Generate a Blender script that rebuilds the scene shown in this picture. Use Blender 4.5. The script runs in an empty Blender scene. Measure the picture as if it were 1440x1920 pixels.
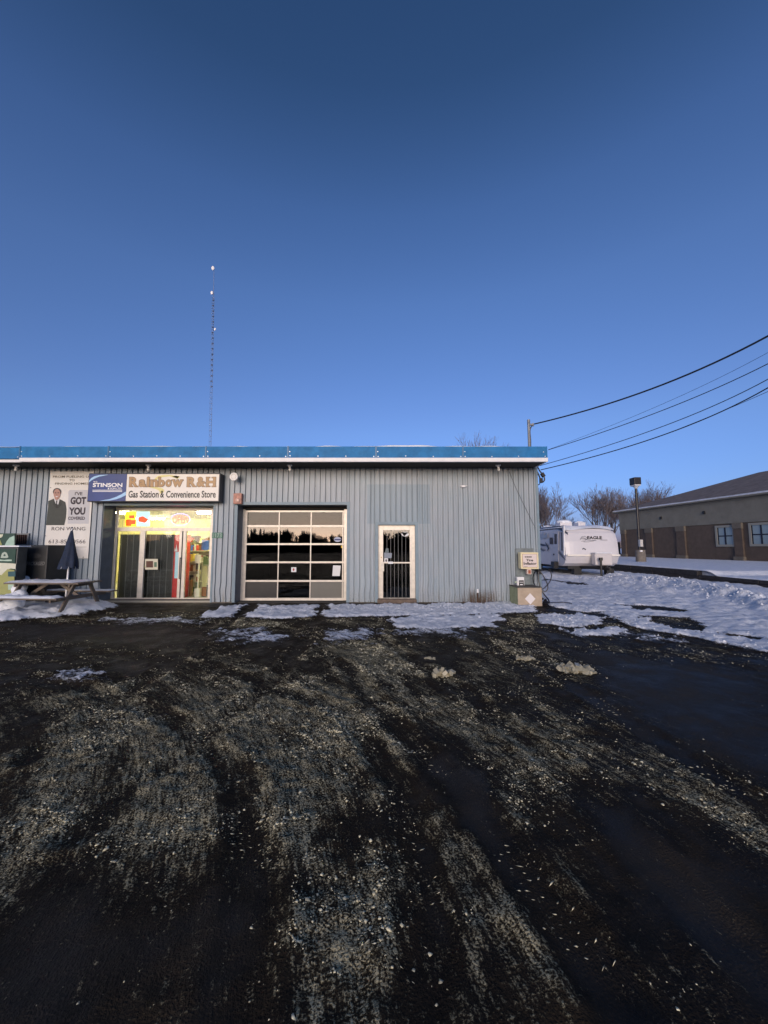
import bpy, math, random
import numpy as np
from math import radians as R, sin, cos, tan, atan, pi
from mathutils import Vector, Matrix

S = bpy.context.scene
COL = S.collection
random.seed(7)
rng = np.random.default_rng(7)

# ------------------------------------------------------------------ camera
EYE = 1.6
PITCH = R(5.2)
FPX = 721.0                      # focal length in pixels of the 1440 px wide photograph
cam = bpy.data.objects.new("camera", bpy.data.cameras.new("camera"))
COL.objects.link(cam)
cam.location = (0, 0, EYE)
cam.rotation_euler = (R(90) + PITCH, 0, 0)
cam.data.sensor_fit = 'VERTICAL'
cam.data.sensor_height = 36
cam.data.lens = 36 * FPX / 1920
cam.data.clip_start = 0.05
cam.data.clip_end = 6000
S.camera = cam

# ------------------------------------------------------------------ sky and sun
SUN_AZ = 10.0                    # degrees left of straight behind the photographer
SUN_EL = 6.0
w = bpy.data.worlds.new("World")
S.world = w
w.use_nodes = True
nt = w.node_tree
bg = nt.nodes['Background']
sky = nt.nodes.new('ShaderNodeTexSky')
sky.sky_type = 'NISHITA'
sky.sun_disc = False
sky.sun_elevation = R(SUN_EL)
sky.sun_rotation = R(180 + SUN_AZ)
sky.ozone_density = 4.0
sky.dust_density = 0.6
tc = nt.nodes.new('ShaderNodeTexCoord')
sp = nt.nodes.new('ShaderNodeSeparateXYZ')
nt.links.new(tc.outputs['Generated'], sp.inputs[0])
mr = nt.nodes.new('ShaderNodeValToRGB')          # deep dusk blue overhead, as far as the photograph shows it
mr.color_ramp.elements[0].position = 0.0
mr.color_ramp.elements[0].color = (1, .77, .83, 1)
mr.color_ramp.elements[1].position = 1.0
mr.color_ramp.elements[1].color = (.38, .38, .43, 1)
for pos, c in ((.33, (.98, .69, .77)), (.55, (.93, .69, .77)), (.68, (.78, .62, .70)), (.80, (.50, .45, .50))):
    e = mr.color_ramp.elements.new(pos)
    e.color = (*c, 1)
nt.links.new(sp.outputs['Z'], mr.inputs[0])
mx = nt.nodes.new('ShaderNodeMix')
mx.data_type = 'RGBA'
mx.blend_type = 'MULTIPLY'
mx.inputs['Factor'].default_value = 1
nt.links.new(sky.outputs[0], mx.inputs['A'])
nt.links.new(mr.outputs[0], mx.inputs['B'])
# the sky opposite the sunset stays violet blue down to the horizon
fr = nt.nodes.new('ShaderNodeMapRange')
fr.interpolation_type = 'SMOOTHSTEP'
fr.inputs['From Min'].default_value = -.5
fr.inputs['From Max'].default_value = .25
nt.links.new(sp.outputs['Y'], fr.inputs['Value'])
lowr = nt.nodes.new('ShaderNodeValToRGB')
lowr.color_ramp.elements[0].position = 0.0
lowr.color_ramp.elements[0].color = (.36, .42, 1.0, 1)
lowr.color_ramp.elements[1].position = .55
lowr.color_ramp.elements[1].color = (1, 1, 1, 1)
for pos, c in ((.05, (.50, .58, 1.0)), (.13, (.72, .78, 1.0)), (.28, (.95, .95, 1.0))):
    e = lowr.color_ramp.elements.new(pos)
    e.color = (*c, 1)
nt.links.new(sp.outputs['Z'], lowr.inputs[0])
mx2 = nt.nodes.new('ShaderNodeMix')
mx2.data_type = 'RGBA'
mx2.blend_type = 'MULTIPLY'
nt.links.new(fr.outputs[0], mx2.inputs['Factor'])
nt.links.new(mx.outputs['Result'], mx2.inputs['A'])
nt.links.new(lowr.outputs[0], mx2.inputs['B'])
nt.links.new(mx2.outputs['Result'], bg.inputs[0])
bg.inputs[1].default_value = 0.092

sl = bpy.data.lights.new("sun", 'SUN')
sl.energy = 1.05
sl.angle = R(40)
sl.color = (1.0, .86, .72)
sun = bpy.data.objects.new("sun", sl)
COL.objects.link(sun)
sd = Vector((-sin(R(SUN_AZ)) * cos(R(SUN_EL)), -cos(R(SUN_AZ)) * cos(R(SUN_EL)), sin(R(SUN_EL))))
sun.rotation_euler = sd.to_track_quat('Z', 'Y').to_euler()
sun.location = (-6, -20, 12)

S.view_settings.view_transform = 'Standard'
S.view_settings.look = 'None'
S.view_settings.gamma = 1
S.view_settings.exposure = 1.8
S.render.engine = 'CYCLES'
S.cycles.max_bounces = 6
S.cycles.transparent_max_bounces = 12
S.cycles.use_denoising = True

# ------------------------------------------------------------------ measuring helpers
CP, SP = cos(PITCH), sin(PITCH)


def P(px, py, Y):
    """point of the place seen at a photograph pixel, at distance Y"""
    a, b = px - 720, 960 - py
    ry = FPX * CP - b * SP
    rz = FPX * SP + b * CP
    t = Y / ry
    return Vector((a * t, Y, EYE + rz * t))


def G(px, py, z=0.0):
    a, b = px - 720, 960 - py
    ry = FPX * CP - b * SP
    rz = FPX * SP + b * CP
    t = (z - EYE) / rz
    return (a * t, ry * t)


YW = 11.2                        # the front wall of the store


def X(px, py=1000, Y=YW):
    return P(px, py, Y).x


def Z(py, Y=YW):
    return P(720, py, Y).z


# ------------------------------------------------------------------ materials
MATS = {}


def mat(name, col, rough=.6, metal=0., var=.0, vs=8., bump=0., bs=40., spec=.5, emit=None, es=0., stretch=None):
    if name in MATS:
        return MATS[name]
    m = bpy.data.materials.new(name)
    m.use_nodes = True
    n = m.node_tree
    b = n.nodes['Principled BSDF']
    b.inputs['Base Color'].default_value = (*col, 1)
    b.inputs['Roughness'].default_value = rough
    b.inputs['Metallic'].default_value = metal
    b.inputs['Specular IOR Level'].default_value = spec
    if emit:
        b.inputs['Emission Color'].default_value = (*emit, 1)
        b.inputs['Emission Strength'].default_value = es
    if var or bump:
        g = n.nodes.new('ShaderNodeNewGeometry')
        mp = n.nodes.new('ShaderNodeMapping')
        n.links.new(g.outputs['Position'], mp.inputs[0])
        if stretch:
            mp.inputs['Scale'].default_value = stretch
    if var:
        t = n.nodes.new('ShaderNodeTexNoise')
        t.inputs['Scale'].default_value = vs
        t.inputs['Detail'].default_value = 6
        t.inputs['Roughness'].default_value = .65
        n.links.new(mp.outputs[0], t.inputs[0])
        r = n.nodes.new('ShaderNodeValToRGB')
        r.color_ramp.elements[0].position = .3
        r.color_ramp.elements[1].position = .7
        r.color_ramp.elements[0].color = (*[c * (1 - var) for c in col], 1)
        r.color_ramp.elements[1].color = (*[min(1, c * (1 + var)) for c in col], 1)
        n.links.new(t.outputs[0], r.inputs[0])
        n.links.new(r.outputs[0], b.inputs['Base Color'])
    if bump:
        t2 = n.nodes.new('ShaderNodeTexNoise')
        t2.inputs['Scale'].default_value = bs
        t2.inputs['Detail'].default_value = 5
        n.links.new(mp.outputs[0], t2.inputs[0])
        bp = n.nodes.new('ShaderNodeBump')
        bp.inputs['Strength'].default_value = bump
        bp.inputs['Distance'].default_value = .02
        n.links.new(t2.outputs[0], bp.inputs['Height'])
        n.links.new(bp.outputs[0], b.inputs['Normal'])
    MATS[name] = m
    return m


def glass(name, tint=(.9, .93, .95), refl=.06):
    m = bpy.data.materials.new(name)
    m.use_nodes = True
    n = m.node_tree
    n.nodes.clear()
    o = n.nodes.new('ShaderNodeOutputMaterial')
    tr = n.nodes.new('ShaderNodeBsdfTransparent')
    tr.inputs[0].default_value = (*tint, 1)
    gl = n.nodes.new('ShaderNodeBsdfGlossy')
    gl.inputs['Roughness'].default_value = .015
    fr = n.nodes.new('ShaderNodeFresnel')
    fr.inputs[0].default_value = 1.5
    ad = n.nodes.new('ShaderNodeMath')
    ad.operation = 'ADD'
    ad.inputs[1].default_value = refl - .04
    ns = n.nodes.new('ShaderNodeTexNoise')
    ns.inputs['Scale'].default_value = 1.3
    g = n.nodes.new('ShaderNodeNewGeometry')
    n.links.new(g.outputs['Position'], ns.inputs[0])
    bp = n.nodes.new('ShaderNodeBump')
    bp.inputs['Strength'].default_value = .08
    bp.inputs['Distance'].default_value = .01
    n.links.new(ns.outputs[0], bp.inputs['Height'])
    n.links.new(bp.outputs[0], gl.inputs['Normal'])
    mxs = n.nodes.new('ShaderNodeMixShader')
    n.links.new(fr.outputs[0], ad.inputs[0])
    n.links.new(ad.outputs[0], mxs.inputs[0])
    n.links.new(tr.outputs[0], mxs.inputs[1])
    n.links.new(gl.outputs[0], mxs.inputs[2])
    n.links.new(mxs.outputs[0], o.inputs[0])
    return m


def papery(name, col):
    """paper with light coming through it"""
    m = bpy.data.materials.new(name)
    m.use_nodes = True
    n = m.node_tree
    n.nodes.clear()
    o = n.nodes.new('ShaderNodeOutputMaterial')
    d = n.nodes.new('ShaderNodeBsdfDiffuse')
    t = n.nodes.new('ShaderNodeBsdfTranslucent')
    d.inputs[0].default_value = t.inputs[0].default_value = (*col, 1)
    a = n.nodes.new('ShaderNodeAddShader')
    n.links.new(d.outputs[0], a.inputs[0])
    n.links.new(t.outputs[0], a.inputs[1])
    n.links.new(a.outputs[0], o.inputs[0])
    return m


# ------------------------------------------------------------------ mesh building helpers
class MB:
    def __init__(s):
        s.v, s.f = [], []

    def poly(s, pts):
        i = len(s.v)
        s.v += [tuple(p) for p in pts]
        s.f.append(tuple(range(i, i + len(pts))))
        return s

    def box(s, x0, x1, y0, y1, z0, z1):
        i = len(s.v)
        s.v += [(x, y, z) for z in (z0, z1) for y in (y0, y1) for x in (x0, x1)]
        for q in ((0, 1, 3, 2)[::-1], (4, 5, 7, 6), (0, 1, 5, 4), (1, 3, 7, 5), (3, 2, 6, 7), (2, 0, 4, 6)):
            s.f.append(tuple(i + k for k in q))
        return s

    def obox(s, c, size, rot=None):
        i = len(s.v)
        m = rot if rot is not None else Matrix.Identity(3)
        for z in (-.5, .5):
            for y in (-.5, .5):
                for x in (-.5, .5):
                    p = Vector(c) + m @ Vector((x * size[0], y * size[1], z * size[2]))
                    s.v.append(tuple(p))
        for q in ((2, 3, 1, 0), (4, 5, 7, 6), (0, 1, 5, 4), (1, 3, 7, 5), (3, 2, 6, 7), (2, 0, 4, 6)):
            s.f.append(tuple(i + k for k in q))
        return s

    def beam(s, a, b, wd, th, up=(0, 0, 1)):
        a, b = Vector(a), Vector(b)
        d = b - a
        z = d.normalized()
        x = Vector(up).cross(z)
        if x.length < 1e-4:
            x = Vector((1, 0, 0))
        x.normalize()
        y = z.cross(x)
        m = Matrix((x, y, z)).transposed()
        return s.obox((a + b) / 2, (wd, th, d.length), m)

    def cyl(s, a, b, r0, r1=None, n=10, caps=True):
        r1 = r0 if r1 is None else r1
        a, b = Vector(a), Vector(b)
        z = (b - a).normalized()
        x = z.orthogonal().normalized()
        y = z.cross(x)
        i = len(s.v)
        for p, r in ((a, r0), (b, r1)):
            for k in range(n):
                t = 2 * pi * k / n
                s.v.append(tuple(p + x * (r * cos(t)) + y * (r * sin(t))))
        for k in range(n):
            k2 = (k + 1) % n
            s.f.append((i + k, i + k2, i + n + k2, i + n + k))
        if caps:
            s.f.append(tuple(i + k for k in range(n))[::-1])
            s.f.append(tuple(i + n + k for k in range(n)))
        return s

    def tube(s, pts, r, n=6):
        pts = [Vector(p) for p in pts]
        i = len(s.v)
        x = None
        for j, p in enumerate(pts):
            d = (pts[min(j + 1, len(pts) - 1)] - pts[max(j - 1, 0)]).normalized()
            x = d.orthogonal().normalized() if x is None else (x - d * x.dot(d)).normalized()
            y = d.cross(x)
            rr = r[j] if isinstance(r, (list, tuple)) else r
            for k in range(n):
                t = 2 * pi * k / n
                s.v.append(tuple(p + x * (rr * cos(t)) + y * (rr * sin(t))))
        for j in range(len(pts) - 1):
            for k in range(n):
                k2 = (k + 1) % n
                s.f.append((i + j * n + k, i + j * n + k2, i + (j + 1) * n + k2, i + (j + 1) * n + k))
        s.f.append(tuple(i + k for k in range(n))[::-1])
        s.f.append(tuple(i + (len(pts) - 1) * n + k for k in range(n)))
        return s

    def prism(s, pts, y0, y1):
        """outline in (x, z) pushed through from y0 (front) to y1"""
        n = len(pts)
        i = len(s.v)
        s.v += [(p[0], y0, p[1]) for p in pts] + [(p[0], y1, p[1]) for p in pts]
        s.f.append(tuple(range(i, i + n)))
        s.f.append(tuple(range(i + n, i + 2 * n))[::-1])
        for k in range(n):
            k2 = (k + 1) % n
            s.f.append((i + k, i + n + k, i + n + k2, i + k2))
        return s

    def ball(s, c, r, sx=1, sy=1, sz=1, nu=10, nv=6, jit=0):
        i = len(s.v)
        for a in range(nv + 1):
            th = pi * a / nv
            for b in range(nu):
                ph = 2 * pi * b / nu
                k = 1 + random.uniform(-jit, jit)
                s.v.append((c[0] + r * sx * k * sin(th) * cos(ph), c[1] + r * sy * k * sin(th) * sin(ph), c[2] + r * sz * k * cos(th)))
        for a in range(nv):
            for b in range(nu):
                b2 = (b + 1) % nu
                s.f.append((i + a * nu + b, i + (a + 1) * nu + b, i + (a + 1) * nu + b2, i + a * nu + b2))
        return s


def rootloc(o):
    v = Vector((0, 0, 0))
    while o is not None:
        v += o.location
        o = o.parent
    return v


def link(name, me, parent=None, loc=None, label=None):
    o = bpy.data.objects.new(name, me)
    COL.objects.link(o)
    if parent is not None:
        o.parent = parent
    if loc is not None:
        o.location = Vector(loc) - rootloc(parent)
    if label:
        o['label'] = label
    return o


def build(name, mb, m, parent=None, label=None, bevel=0, smooth=False):
    """one mesh object; coordinates were given in the place's own frame"""
    off = rootloc(parent)
    me = bpy.data.meshes.new(name)
    me.from_pydata([(v[0] - off.x, v[1] - off.y, v[2] - off.z) for v in mb.v], [], mb.f)
    me.materials.append(m)
    if smooth:
        me.shade_smooth()
    o = link(name, me, parent, None, label)
    if bevel:
        b = o.modifiers.new("bevel", 'BEVEL')
        b.width = bevel
        b.segments = 2
        b.limit_method = 'ANGLE'
    return o


def npmesh(name, V, Fq, m, parent=None, kind=None, smooth=False):
    me = bpy.data.meshes.new(name)
    V = np.asarray(V, dtype=np.float32)
    Fq = np.asarray(Fq, dtype=np.int32)
    k = Fq.shape[1]
    me.vertices.add(len(V))
    me.vertices.foreach_set("co", V.ravel())
    me.loops.add(Fq.size)
    me.loops.foreach_set("vertex_index", Fq.ravel())
    me.polygons.add(len(Fq))
    me.polygons.foreach_set("loop_start", np.arange(0, Fq.size, k, dtype=np.int32))
    me.update(calc_edges=True)
    me.materials.append(m)
    if smooth:
        me.shade_smooth()
    o = link(name, me, parent)
    if kind:
        o['kind'] = kind
    return o


def tag(o, label=None, cat=None, group=None, kind=None):
    if label:
        o['label'] = label
    if cat:
        o['category'] = cat
    if group:
        o['group'] = group
    if kind:
        o['kind'] = kind
    return o


def thing(name, label, cat, loc=(0, 0, 0), group=None):
    o = bpy.data.objects.new(name, None)
    COL.objects.link(o)
    o.location = loc
    o.empty_display_size = .2
    return tag(o, label, cat, group)


def text(name, s, x0, x1, z0, z1, Y, m, parent, bold=0., shear=0., extra=None, depth=0.):
    """lettering fitted into a rectangle of the plane at Y, facing the camera side"""
    cu = bpy.data.curves.new(name, 'FONT')
    cu.body = s
    cu.offset = bold
    cu.shear = shear
    cu.resolution_u = 3
    tmp = bpy.data.objects.new("tmp", cu)
    COL.objects.link(tmp)
    dg = bpy.context.evaluated_depsgraph_get()
    dg.update()
    me = bpy.data.meshes.new_from_object(tmp.evaluated_get(dg))
    bpy.data.objects.remove(tmp)
    bpy.data.curves.remove(cu)
    n = len(me.vertices)
    co = np.empty(n * 3, dtype=np.float32)
    me.vertices.foreach_get("co", co)
    co = co.reshape(-1, 3)
    a, b = co.min(0), co.max(0)
    off = rootloc(parent)
    out = np.empty_like(co)
    out[:, 0] = x0 + (co[:, 0] - a[0]) / (b[0] - a[0]) * (x1 - x0) - off.x
    out[:, 1] = Y - off.y
    out[:, 2] = z0 + (co[:, 1] - a[1]) / (b[1] - a[1]) * (z1 - z0) - off.z
    me.vertices.foreach_set("co", out.ravel())
    me.materials.clear()
    me.materials.append(m)
    me.name = name
    return link(name, me, parent)


def px_text(name, s, px0, py0, px1, py1, Y, m, parent, bold=0., shear=0.):
    a, b = P(px0, (py0 + py1) / 2, Y), P(px1, (py0 + py1) / 2, Y)
    return text(name, s, a.x, b.x, Z(py1, Y), Z(py0, Y), Y, m, parent, bold, shear)


def px_poly(name, pts, Y, m, parent):
    return build(name, MB().poly([P(x, y, Y) for x, y in pts]), m, parent)


def ell(cx, cy, rx, ry, n=16, a0=0, a1=360):
    return [(cx + rx * cos(R(a0 + (a1 - a0) * k / n)), cy - ry * sin(R(a0 + (a1 - a0) * k / n))) for k in range(n + (0 if a1 - a0 == 360 else 1))][::-1]


# ------------------------------------------------------------------ numpy noise
_tab = rng.random((256, 256)).astype(np.float32)


def vnoise(x, y):
    xi, yi = np.floor(x).astype(int), np.floor(y).astype(int)
    fx, fy = x - xi, y - yi
    fx, fy = fx * fx * (3 - 2 * fx), fy * fy * (3 - 2 * fy)
    a, b = _tab[xi & 255, yi & 255], _tab[(xi + 1) & 255, yi & 255]
    c, d = _tab[xi & 255, (yi + 1) & 255], _tab[(xi + 1) & 255, (yi + 1) & 255]
    return (a * (1 - fx) + b * fx) * (1 - fy) + (c * (1 - fx) + d * fx) * fy


def fbm(x, y, o=4):
    r, a, t = 0, .5, 0
    for k in range(o):
        r = r + a * vnoise(x * 2 ** k + 17.3 * k, y * 2 ** k + 9.1 * k)
        t += a
        a *= .5
    return r / t


def sstep(a, b, x):
    t = np.clip((x - a) / (b - a), 0, 1)
    return t * t * (3 - 2 * t)


def sdist(x, y, poly):
    """signed distance, positive inside"""
    d = np.full(x.shape, 1e9)
    ins = np.zeros(x.shape, bool)
    n = len(poly)
    for i in range(n):
        x0, y0 = poly[i]
        x1, y1 = poly[(i + 1) % n]
        ex, ey = x1 - x0, y1 - y0
        t = np.clip(((x - x0) * ex + (y - y0) * ey) / (ex * ex + ey * ey + 1e-9), 0, 1)
        d = np.minimum(d, (x - x0 - t * ex) ** 2 + (y - y0 - t * ey) ** 2)
        c = ((y0 > y) != (y1 > y)) & (x < (x1 - x0) * (y - y0) / (y1 - y0 + 1e-12) + x0)
        ins ^= c
    d = np.sqrt(d)
    return np.where(ins, d, -d)


def ldist(x, y, pts):
    d = np.full(x.shape, 1e9)
    for i in range(len(pts) - 1):
        x0, y0 = pts[i]
        x1, y1 = pts[i + 1]
        ex, ey = x1 - x0, y1 - y0
        t = np.clip(((x - x0) * ex + (y - y0) * ey) / (ex * ex + ey * ey + 1e-9), 0, 1)
        d = np.minimum(d, (x - x0 - t * ex) ** 2 + (y - y0 - t * ey) ** 2)
    return np.sqrt(d)


# ================================================================== GROUND
XC = X(1003, 880)                # right corner of the store
snow_polys = [[G(*p) for p in q] for q in [
    [(-300, 1112), (0, 1112), (60, 1122), (130, 1122), (185, 1128), (222, 1139), (200, 1147), (150, 1156), (90, 1160), (40, 1163), (0, 1166), (-300, 1172)],
    [(395, 1145), (425, 1137), (474, 1136), (452, 1158), (405, 1160), (365, 1160)],
    [(482, 1136), (594, 1136), (588, 1157), (520, 1161), (462, 1158)],
    [(614, 1136), (760, 1134), (960, 1130), (1003, 1126), (1003, 1150), (930, 1152), (850, 1155), (740, 1157), (608, 1158)],
    [(735, 1160), (860, 1154), (930, 1154), (945, 1164), (930, 1176), (850, 1180), (740, 1178)],
    [(1005, 1155), (1090, 1151), (1130, 1158), (1120, 1172), (1060, 1178), (1015, 1170)],
    [(1050, 1184), (1170, 1180), (1170, 1192), (1090, 1197)],
 ]]
films = [[G(*p) for p in q] for q in [      # thin trodden films of snow
    [(420, 1186), (500, 1182), (552, 1184), (545, 1207), (470, 1214), (410, 1203)],
    [(608, 1184), (700, 1180), (730, 1186), (690, 1204), (596, 1210)],
    [(100, 1262), (150, 1256), (185, 1280), (125, 1288)],
    [(200, 1160), (330, 1158), (400, 1162), (380, 1170), (220, 1172)],
    [(730, 1180), (860, 1178), (950, 1186), (860, 1196), (740, 1194)],
    [(1130, 1180), (1250, 1194), (1330, 1208), (1200, 1206)],
]]
field = [G(1003, 1128), G(1060, 1146), G(1130, 1152), G(1200, 1180), G(1300, 1196), G(1440, 1226), (40, 5.5), (2000, -40), (2000, 2500), (-2000, 2500), (-2000, 27), (XC - .1, 27), (XC - .1, 11.3)]
bare = [[G(*p) for p in q] for q in [
    [(1150, 1134), (1230, 1138), (1300, 1146), (1290, 1151), (1200, 1146)],
    [(1200, 1156), (1290, 1160), (1330, 1178), (1320, 1190), (1250, 1180)],
    [(1050, 1092), (1100, 1094), (1105, 1098), (1060, 1097)],
    [(1015, 1086), (1080, 1093), (1075, 1096), (1015, 1090)],
    [(1340, 1186), (1440, 1200), (1440, 1206), (1360, 1196)],
    [(935, 1151), (1130, 1149), (1128, 1153), (940, 1156)],
]]
tracks = [[G(*p) for p in q] for q in [
    [(476, 1133), (455, 1150), (425, 1172), (385, 1198), (330, 1240), (240, 1300), (60, 1420)],
    [(604, 1133), (600, 1150), (580, 1185), (560, 1222), (500, 1290), (380, 1380), (150, 1560)],
    [(0, 1215), (180, 1225), (400, 1250), (640, 1330), (760, 1480), (800, 1750), (790, 1920)],
    [(0, 1262), (150, 1290), (330, 1350), (460, 1470), (480, 1700), (440, 1920)],
    [(700, 1190), (860, 1290), (1040, 1430), (1260, 1660), (1500, 1900)],
    [(860, 1185), (1050, 1270), (1250, 1400), (1500, 1560)],
    [(640, 1240), (760, 1380), (930, 1560), (1150, 1860)],
]]
wet = [[G(*p) for p in q] for q in [        # swept wet asphalt with hardly any slush left
    [(1060, 1215), (1440, 1260), (1600, 1500), (1440, 1480), (1240, 1395), (1150, 1330), (1090, 1290)],
    [(60, 1690), (230, 1640), (420, 1660), (440, 1780), (330, 1920), (0, 1960), (0, 1760)],
    [(0, 1170), (330, 1165), (400, 1190), (330, 1225), (0, 1200)],
    [(1030, 1500), (1260, 1560), (1500, 1740), (1400, 1900), (1180, 1700)],
]]
thick = [[G(*p) for p in q] for q in [      # where slush and pressed ice lie thickest
    [(0, 1330), (240, 1290), (430, 1275), (700, 1235), (800, 1290), (760, 1420), (700, 1520), (450, 1600), (100, 1650), (0, 1600)],
    [(600, 1200), (720, 1190), (760, 1215), (640, 1290), (560, 1270)],
    [(870, 1370), (960, 1345), (1080, 1390), (1180, 1400), (1190, 1440), (1010, 1480), (900, 1440)],
    [(930, 1215), (1000, 1220), (1110, 1245), (1110, 1282), (990, 1250)],
    [(1180, 1400), (1300, 1440), (1440, 1490), (1440, 1530), (1290, 1490), (1190, 1440)],
    [(560, 1600), (730, 1540), (800, 1680), (790, 1780), (640, 1740)],
    [(790, 1250), (870, 1250), (850, 1290), (760, 1285)],
]]
berm = [G(1150, 1086), G(1200, 1094), G(1270, 1103), G(1340, 1117), G(1400, 1130), G(1480, 1150)]
berm2 = [G(1020, 1084), G(1080, 1088), G(1150, 1096), G(1250, 1112)]


def ground_fields(x, y):
    n1 = fbm(x * 1.3, y * 1.3, 5) - .5
    n2 = fbm(x * 5 + 40, y * 5, 4) - .5
    n3 = fbm(x * 17 + 9, y * 17, 3) - .5
    n4 = np.abs(fbm(x * 11 + 77, y * 11, 3) - .5) * -2 + .3
    sn = np.full(x.shape, -9.)
    for q in snow_polys:
        sn = np.maximum(sn, sdist(x, y, q))
    fd = sdist(x, y, field)
    sn = np.maximum(sn, fd)
    for q in bare:
        sn = np.minimum(sn, -sdist(x, y, q) + .02)
    tr = np.full(x.shape, 9.)
    for q in tracks:
        tr = np.minimum(tr, np.abs(ldist(x, y, q)))
    t01 = np.minimum(ldist(x, y, tracks[0]), ldist(x, y, tracks[1]))
    sn = np.minimum(sn, t01 - .16)
    snow = sstep(-.12, .16, sn + n2 * .42 + n1 * .3 + n3 * .15)
    film = np.full(x.shape, -9.)
    for q in films:
        film = np.maximum(film, sdist(x, y, q))
    film = sstep(-.25, .35, film + n2 * .9 + n1 * .7 + n3 * .4) * .52
    snow = np.maximum(snow, film)
    # slush density
    th = np.full(x.shape, -9.)
    for q in thick:
        th = np.maximum(th, sdist(x, y, q))
    we = np.full(x.shape, -9.)
    for q in wet:
        we = np.maximum(we, sdist(x, y, q))
    sl = .34 + .5 * sstep(-.7, .6, th + n1 * 1.0) + n1 * .9 + n2 * .5
    sl = sl * (1 - .9 * sstep(-.6, .55, we + n1 * .9 + n2 * .3))
    edge = np.exp(-((tr - .17) / .05) ** 2)
    sl = sl * (1 - .5 * sstep(.16, .03, tr + n2 * .2) * sstep(.35, .5, n1 + .55)) + .3 * edge * sstep(0.05, .4, sl) * sstep(-.1, .15, n2)
    streak = fbm(x * 6 + y * 1.1 + 3, y * 1.1 - x * .3, 5)
    rad = np.hypot(x + 6.5, y)
    arc = fbm(rad * 5.5, np.arctan2(y, x + 6.5) * 2.2 + 5, 5)
    wl = sstep(.6, -1.6, x)
    streak = streak * (1 - wl) + arc * wl
    sl = sl * (.62 + .75 * sstep(.3, .68, streak)) + .11
    sl = np.clip(sl, 0, 1) * sstep(13, 8.6, y + n1 * 3) * (1 - snow)
    # height
    h = .045 * snow * (1 + n2 * 2.0 + n3 * 1.1) + (.25 + sl) * (n3 * .030 + n2 * .018 + n4 * .022)
    h = h - .012 * sstep(.15, .05, tr) * (1 - snow) + .014 * edge * (1 - snow)
    m = sstep(-.2, .55, sdist(x, y, snow_polys[0]))
    h = h + m * (.10 + .16 * np.exp(-((x + 6.6) / .9) ** 2) + .07 * n1 + .08 * n2 + .03 * n3)
    fs = sstep(.2, 3, fd)
    h = h + fs * (.12 * (fbm(x * .8, y * .8, 3) - .35) + .03 * n2 + .008 * n3)
    bd = ldist(x, y, berm)
    h = h + .21 * np.exp(-(bd / .45) ** 2) * (1 + 1.4 * n2 + 1.2 * n1)
    bd = ldist(x, y, berm2)
    h = h + .12 * np.exp(-(bd / .4) ** 2) * (1 + 1.6 * n2)
    # the raised lot behind the block retaining wall
    lot = np.where(x > 15.05, 1., 0.)
    top = .30 + .2 * sstep(17.3, 17.9, y)
    lotz = top + .10 * sstep(16, 24, x) + .03 * n1
    h = np.where((lot > 0) & (y > 5), lotz * sstep(5, 9, y) + .02, h)
    h = h + sstep(28, 60, y) * np.where(x < 15.05, .5, 0) 
    inside = (y > YW + .02) & (x < XC - .02) & (x > -30) & (y < 26.9)
    h = np.where(inside, -.06, h)
    snow = np.where(lot > 0, np.maximum(snow, 1 * sstep(5, 9, y)), snow)
    snow = np.where(y > 28, 1, snow)
    return h, snow, sl


xs = np.concatenate([[-1800, -900, -400, -200, -100, -60, -38, -26, -20, -16], np.arange(-14, -5, .06), np.arange(-5, 6, .03), np.arange(6, 14.9, .07),
                     [14.98, 15.04, 15.06, 15.15, 15.3], np.arange(15.6, 32, .4), [36, 42, 55, 80, 130, 220, 450, 900, 1800]])
ys = np.concatenate([[-1800, -900, -400, -200, -100, -60, -40, -25, -15, -9, -5, -3], np.arange(-2, .9, .25), np.arange(.9, 5, .03), np.arange(5, 9, .05),
                     np.arange(9, 13, .06), np.arange(13, 28, .15), np.arange(28, 50, 1.5), [55, 70, 100, 160, 300, 600, 1200, 2400]])
gx, gy = np.meshgrid(xs, ys)
gh, gs, gl_ = ground_fields(gx, gy)
V = np.stack([gx, gy, gh], -1).reshape(-1, 3)
nx, ny = len(xs), len(ys)
ii = (np.arange(ny - 1)[:, None] * nx + np.arange(nx - 1)[None, :]).ravel()
Fq = np.stack([ii, ii + 1, ii + 1 + nx, ii + nx], -1)

gm = bpy.data.materials.new("ground")
gm.use_nodes = True
n = gm.node_tree
L = n.links.new
pb = n.nodes['Principled BSDF']


def nd(t, **k):
    q = n.nodes.new('ShaderNode' + t)
    for a, b in k.items():
        setattr(q, a, b)
    return q


def noise(scale, detail=5, rough=.6, vec=None, dim='3D'):
    q = nd('TexNoise')
    q.inputs['Scale'].default_value = scale
    q.inputs['Detail'].default_value = detail
    q.inputs['Roughness'].default_value = rough
    L(vec, q.inputs[0])
    return q.outputs[0]


def mth(op, a, b=None, clamp=False):
    q = nd('Math', operation=op, use_clamp=clamp)
    for i, v in enumerate((a, b)):
        if v is None:
            continue
        if isinstance(v, (int, float)):
            q.inputs[i].default_value = v
        else:
            L(v, q.inputs[i])
    return q.outputs[0]


def rmp(v, a, b, lo=0, hi=1):
    q = nd('MapRange', interpolation_type='SMOOTHSTEP')
    L(v, q.inputs[0])
    for i, k in enumerate((a, b, lo, hi)):
        q.inputs[i + 1].default_value = k
    return q.outputs[0]


def mixc(f, a, b):
    q = nd('Mix', data_type='RGBA')
    if isinstance(f, (int, float)):
        q.inputs['Factor'].default_value = f
    else:
        L(f, q.inputs['Factor'])
    for nm, v in (('A', a), ('B', b)):
        if isinstance(v, tuple):
            q.inputs[nm].default_value = (*v, 1)
        else:
            L(v, q.inputs[nm])
    return q.outputs['Result']


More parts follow.
